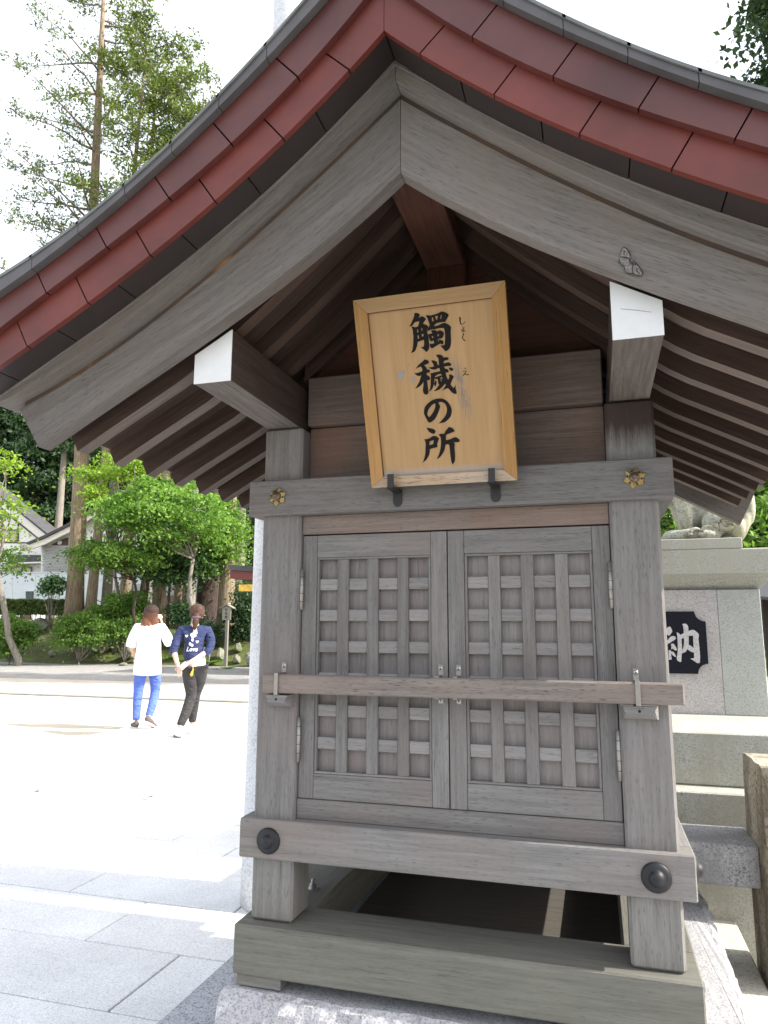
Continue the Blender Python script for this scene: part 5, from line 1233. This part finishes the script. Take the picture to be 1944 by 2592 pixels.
V, Ed, Rr = chain([[(0, 0, 1.335, .075, .07), (0, 0, 1.27, .165, .105), (0, .0, 1.12, .168, .168), (0, -.005, .95, .175, .175), (0, -.005, .80, .197, .197), (0, 0, .70, .195, .195), (0, 0, .665, .193, .193)],
                   [(0, 0, 1.27, .165, .105), (-.150, 0, 1.285, .085), (-.200, -.005, 1.17, .080), (-.225, .01, 1.05, .078), (-.228, .012, 1.035, .076)],
                   [(0, 0, 1.27, .165, .105), (.150, 0, 1.285, .085), (.215, .01, 1.19, .080), (.262, .05, 1.09, .074), (.245, .09, 1.11, .068)]])
skin('t_shirt', V, Ed, Rr, wt, A_, 2)
bl = cloth('bright_blue_denim', (.085, .15, .50), .15)
V, Ed, Rr = chain([[(0, 0, .86, .112, .112), (-.070, 0, .78, .090), (-.092, .0, .62, .082), (-.100, .018, .45, .066), (-.106, .0, .27, .060), (-.106, -.022, .14, .049), (-.105, -.028, .095, .050)],
                   [(0, 0, .86, .112, .112), (.082, 0, .78, .090), (.107, .03, .62, .082), (.115, .060, .45, .066), (.087, -.03, .285, .060), (.060, -.09, .185, .050), (.050, -.115, .145, .049)]])
skin('trousers', V, Ed, Rr, bl, A_, 2)
def shoe(parent, x, y, z, ang, pitch, up, sole):
    o = bpy.data.objects.new('shoe', None); 
    bm = bmesh.new()
    for (c, r) in (((0, .02, .045), (.040, .085, .036)), ((0, .11, .034), (.042, .055, .026)), ((0, -.03, .055), (.036, .045, .045))):
        bmesh.ops.create_icosphere(bm, subdivisions=3, radius=1, matrix=Matrix.Translation(c) @ Matrix.Diagonal((*r, 1)))
    for v_ in bm.verts: v_.co.z = max(v_.co.z, .014)
    me = bm_mesh(bm, 'shoe', True); o = link('shoe', me, up, parent)
    o.location = (x, y, z); o.rotation_euler = (pitch, 0, ang)
    bm = bmesh.new(); n = 18; A2 = []; B2 = []
    for k in range(n):
        a = 2*math.pi*k/n; q = (math.cos(a)*.043*(1-.12*(math.sin(a) < 0)), .045+math.sin(a)*.123); A2.append(bm.verts.new((*q, 0))); B2.append(bm.verts.new((*q, .018)))
    bm.faces.new(A2[::-1]); bm.faces.new(B2)
    for k in range(n): bm.faces.new((A2[k], A2[(k+1) % n], B2[(k+1) % n], B2[k]))
    link('sole', bm_mesh(bm, 'sole'), sole, o)
sole_w = flat('pale_rubber_sole', (.62, .58, .52), .7); dk = flat('dark_canvas_shoe', (.10, .08, .075), .8)
shoe(A_, -.108, -.03, .0, R(14), 0, dk, sole_w); shoe(A_, .045, -.155, .062, R(-38), R(-26), dk, sole_w)
hm, n, bs = newmat('auburn_gradient_hair'); sepz = N(n, 'ShaderNodeSeparateXYZ'); tcx = N(n, 'ShaderNodeTexCoord'); n.links.new(tcx.outputs['Object'], sepz.inputs[0])
mr = N(n, 'ShaderNodeMapRange'); n.links.new(mathn(n, 'ADD', sepz.outputs[2], mathn(n, 'MULTIPLY', noise(n, tcx.outputs['Object'], 12), .08)), mr.inputs[0]); mr.inputs[1].default_value = 1.38; mr.inputs[2].default_value = 1.60
rh = ramp(n, [(0, (.17, .075, .042)), (.6, (.065, .028, .018)), (1, (.035, .018, .016))]); n.links.new(mr.outputs[0], rh.inputs[0]); n.links.new(rh.outputs[0], bs.inputs['Base Color']); bs.inputs['Roughness'].default_value = .6; bs.inputs['Specular IOR Level'].default_value = .25
bump(n, bs, noise(n, mapping(n, tcx.outputs['Object'], (60, 60, 3)), 2.5, 3, .6), .8, .01)
def ell(bm, c, r, rot=0): bmesh.ops.create_icosphere(bm, subdivisions=3, radius=1, matrix=Matrix.Translation(c) @ Matrix.Rotation(rot, 4, 'Y') @ Matrix.Diagonal((*r, 1)))
def hair_mesh(name, ells, mat, parent, vox=.008):
    bm = bmesh.new()
    for c, r, ro in ells: ell(bm, c, r, ro)
    me = bm_mesh(bm, name); o = bpy.data.objects.new(name, me); C.objects.link(o); md = o.modifiers.new('r', 'REMESH'); md.mode = 'VOXEL'; md.voxel_size = vox
    ms = o.modifiers.new('s', 'SMOOTH'); ms.iterations = 3
    me2 = bpy.data.meshes.new_from_object(o.evaluated_get(bpy.context.evaluated_depsgraph_get())); bpy.data.objects.remove(o)
    for p in me2.polygons: p.use_smooth = True
    me2.name = name
    return link(name, me2, mat, parent)
hair_mesh('hair', [((.01, -.02, 1.52), (.098, .095, .085), 0), ((.0, -.050, 1.46), (.100, .062, .10), 0), ((-.045, -.055, 1.39), (.060, .045, .085), R(18)), ((.05, -.055, 1.39), (.058, .045, .08), R(-6)), ((-.090, -.055, 1.345), (.028, .028, .060), R(30)), ((-.055, -.065, 1.33), (.028, .026, .06), R(14)), ((-.01, -.070, 1.325), (.028, .026, .055), R(3)), ((.035, -.066, 1.335), (.026, .026, .055), R(-4)), ((.075, -.05, 1.36), (.022, .03, .06), R(-10))], hm, A_)

# ---- woman in the navy jumper -------------------------------------------------
wp = on_z(478, 1862, 0)
B_ = thing('person', 'person in a navy jumper and black trousers walking away with hands clasped behind the back', 'person', (wp.x, wp.y, 0), FACE_RZ)
torso = [(.03, 0, .86, .105, .105), (.02, 0, .98, .120, .095), (.015, 0, 1.12, .130, .10), (.01, .0, 1.25, .138, .09), (.01, .0, 1.33, .060, .055), (.015, .01, 1.375, .045), (.02, .015, 1.41, .050)]
headc = [(.02, .015, 1.41, .050), (.035, .015, 1.45, .074), (.035, .0, 1.50, .084), (.03, .0, 1.54, .066)]
legL = [(-.035, .0, .82, .090), (-.015, .02, .66, .070), (.012, .055, .47, .046), (-.05, -.04, .26, .044), (-.12, -.12, .10, .036)]
legR = [(.090, 0, .82, .090), (.10, .06, .66, .070), (.055, .155, .47, .046), (.045, .19, .26, .042), (.04, .20, .10, .036)]
armL = [(-.150, -.01, 1.28, .050), (-.205, -.03, 1.14, .044), (-.225, -.06, 1.02, .038), (-.19, -.13, .90, .031), (-.165, -.17, .84, .023)]
armR = [(.175, -.01, 1.28, .050), (.215, -.04, 1.12, .044), (.185, -.09, 1.02, .038), (.05, -.16, .93, .031), (-.075, -.185, .86, .023)]
parts = [chain([torso]), chain([headc]), chain([[(.03, 0, .88, .09)]+legL]), chain([[(.03, 0, .88, .09)]+legR]), chain([[(.01, 0, 1.27, .06)]+armL]), chain([[(.01, 0, 1.27, .06)]+armR])]
parts += hand(B_, (-.165, -.17, .84), (.25, -.1, -1), (.8, -.6, 0), .5); parts += hand(B_, (-.075, -.19, .86), (-1, -.1, -.55), (.2, .3, 1), .7)
parts.append(chain([[(.12, .045, 1.455, .012), (.135, .05, 1.445, .012)]]))
merge_skin('body', parts, m_skin, B_)
face(B_, (.03, .0, 1.475), R(45))
nv = cloth('navy_knit', (.020, .030, .095), .15)
V, Ed, Rr = chain([[(.01, 0, 1.325, .070, .065), (.01, 0, 1.26, .150, .105), (.015, .0, 1.12, .150, .12), (.01, -.005, 1.00, .150, .13), (.01, -.005, .93, .150, .130), (.01, 0, .905, .135, .118)],
                   [(.01, 0, 1.26, .150, .105), (-.140, -.01, 1.265, .072), (-.200, -.03, 1.14, .062), (-.228, -.055, 1.03, .054), (-.222, -.07, .985, .048), (-.220, -.075, .975, .050)],
                   [(.01, 0, 1.26, .150, .105), (.165, -.01, 1.265, .072), (.218, -.04, 1.13, .064), (.200, -.085, 1.03, .056), (.150, -.11, .985, .048), (.142, -.113, .980, .050)]])
jm = skin('jumper', V, Ed, Rr, nv, B_, 2)
V, Ed, Rr = chain([[(.03, 0, .95, .135, .112), (.045, 0, .90, .155, .125), (.05, 0, .84, .158, .128), (.05, 0, .825, .155, .126)]])
skin('white_vest', V, Ed, Rr, wt, B_, 2)
bk = cloth('black_stretch_trousers', (.028, .026, .027), .2)
V, Ed, Rr = chain([[(.03, 0, .92, .138, .130), (-.030, -.01, .82, .118), (-.015, .02, .66, .094), (.013, .06, .47, .072), (-.05, -.04, .27, .065), (-.098, -.094, .165, .054), (-.113, -.11, .125, .050)],
                   [(.03, 0, .92, .138, .130), (.090, -.01, .82, .118), (.10, .06, .66, .094), (.055, .16, .47, .072), (.045, .19, .27, .063), (.042, .198, .165, .052), (.04, .2, .125, .050)]])
skin('trousers', V, Ed, Rr, bk, B_, 2)
ws_ = flat('white_trainer', (.78, .78, .76), .5)
shoe(B_, -.125, -.14, 0, R(12), 0, ws_, flat('black_marked_sole', (.10, .10, .10), .7)); shoe(B_, .045, .17, 0, R(-20), 0, ws_, ws_)
hb = flat('chestnut_hair', (.060, .030, .020), .62, spec=.25, var=.5, vs=30, bmp=.8, bs_scale=50)
hair_mesh('hair', [((.03, -.012, 1.515), (.094, .094, .078), 0), ((.03, -.045, 1.475), (.092, .058, .08), 0), ((.02, -.105, 1.425), (.040, .036, .040), 0), ((.015, -.125, 1.37), (.042, .034, .060), R(4)), ((.01, -.125, 1.31), (.026, .022, .045), R(6))], hb, B_)
bm = bmesh.new(); 
pts = [(.022+.045*math.cos(a), -.112+.028*math.sin(a), 1.425+.004*math.sin(a*7)) for a in np.linspace(0, 2*math.pi, 25)]
tube(bm, pts, [.009]*25, 8); link('scrunchie', bm_mesh(bm, 'scrunchie', True), flat('lilac_scrunchie', (.12, .085, .14), .8, var=.4, vs=60), B_)
# print on the back of the jumper: heart shapes, a bunch of round petals and the word Love
pm = flat('white_print', (.80, .80, .78), .8)
from mathutils.bvhtree import BVHTree
bpy.context.view_layer.update()
bvh = BVHTree.FromPolygons([v_.co.copy() for v_ in jm.data.vertices], [tuple(p.vertices) for p in jm.data.polygons])
def decal(name, polys, mat, parent=B_):
    bm = bmesh.new()
    for pl_ in polys:
        vs = []
        for x, z in pl_:
            h = bvh.ray_cast(Vector((x, -1, z)), Vector((0, 1, 0)))[0]; y = h.y-.003 if h else -.13
            vs.append(bm.verts.new((x, y, z)))
        if len(vs) > 2: bm.faces.new(vs)
    return link(name, bm_mesh(bm, name), mat, parent)
def disc(cx, cz, r, n=10, sx_=1): return [(cx+r*sx_*math.cos(2*math.pi*k/n), cz+r*math.sin(2*math.pi*k/n)) for k in range(n)]
def heart(cx, cz, s): return [(cx+s*q, cz+s*p) for q, p in ((0, -1), (-.6, -.3), (-1, .2), (-.85, .75), (-.4, .85), (0, .45), (.4, .85), (.85, .75), (1, .2), (.6, -.3))]
decal('print', [heart(-.085, 1.195, .018), heart(.045, 1.125, .018), disc(-.02, 1.215, .018), disc(.012, 1.202, .019), disc(-.012, 1.195, .022), disc(-.03, 1.205, .010), disc(-.012, 1.15, .020, 10, .7), disc(-.040, 1.10, .020, 10, .7), disc(-.014, 1.085, .018, 10, .8), disc(.035, 1.23, .008)], pm)
cu = text_obj('tmp_text', 'Love', .075, pm, None, (0, 0, 0), (0, 0, 0), 0.0, .0015); tm = cu.data
me = bpy.data.meshes.new('lettering'); vv_ = []
for p in tm.vertices:
    x, z = p.co.x*.9+p.co.y*.25-.010, 1.035+p.co.y; h = bvh.ray_cast(Vector((x, -1, z)), Vector((0, 1, 0)))[0]
    vv_.append((x, (h.y-.004) if h else -.13, z))
me.from_pydata(vv_, [], [tuple(p.vertices) for p in tm.polygons]); bpy.data.objects.remove(cu); link('lettering', me, pm, B_)
# patch and yellow tassel on the pocket, papers held in the hands
trz = bmesh.new(); box_bm((-.005, .045, -.142, -.136, .830, .848), .002, trz); link('pocket_patch', bm_mesh(trz, 'pocket_patch'), pm, B_)
ym = flat('yellow_tassel', (.80, .50, .03), .6, var=.3, vs=60)
link('tassel', bm_mesh(tube(bmesh.new(), [(.010, -.143, .832), (.008, -.146, .79), (.0, -.150, .765), (-.008, -.150, .735), (-.006, -.150, .715)], [.004, .004, .012, .020, .006], 8), 'tassel', True), ym, B_)
pc = board('folded_paper_charm', (-.045, .045, -.004, .004, -.03, .03), flat('cream_paper_charm', (.80, .74, .55), .7, var=.2, vs=40), None, .002)
pc.parent = None; pc.location = B_.matrix_basis @ Vector((-.105, -.222, .845)); pc.rotation_euler = (R(10), R(-40), FACE_RZ)
tag(pc, 'small folded cream paper charm held in the clasped hands of the navy jumper person', 'charm')
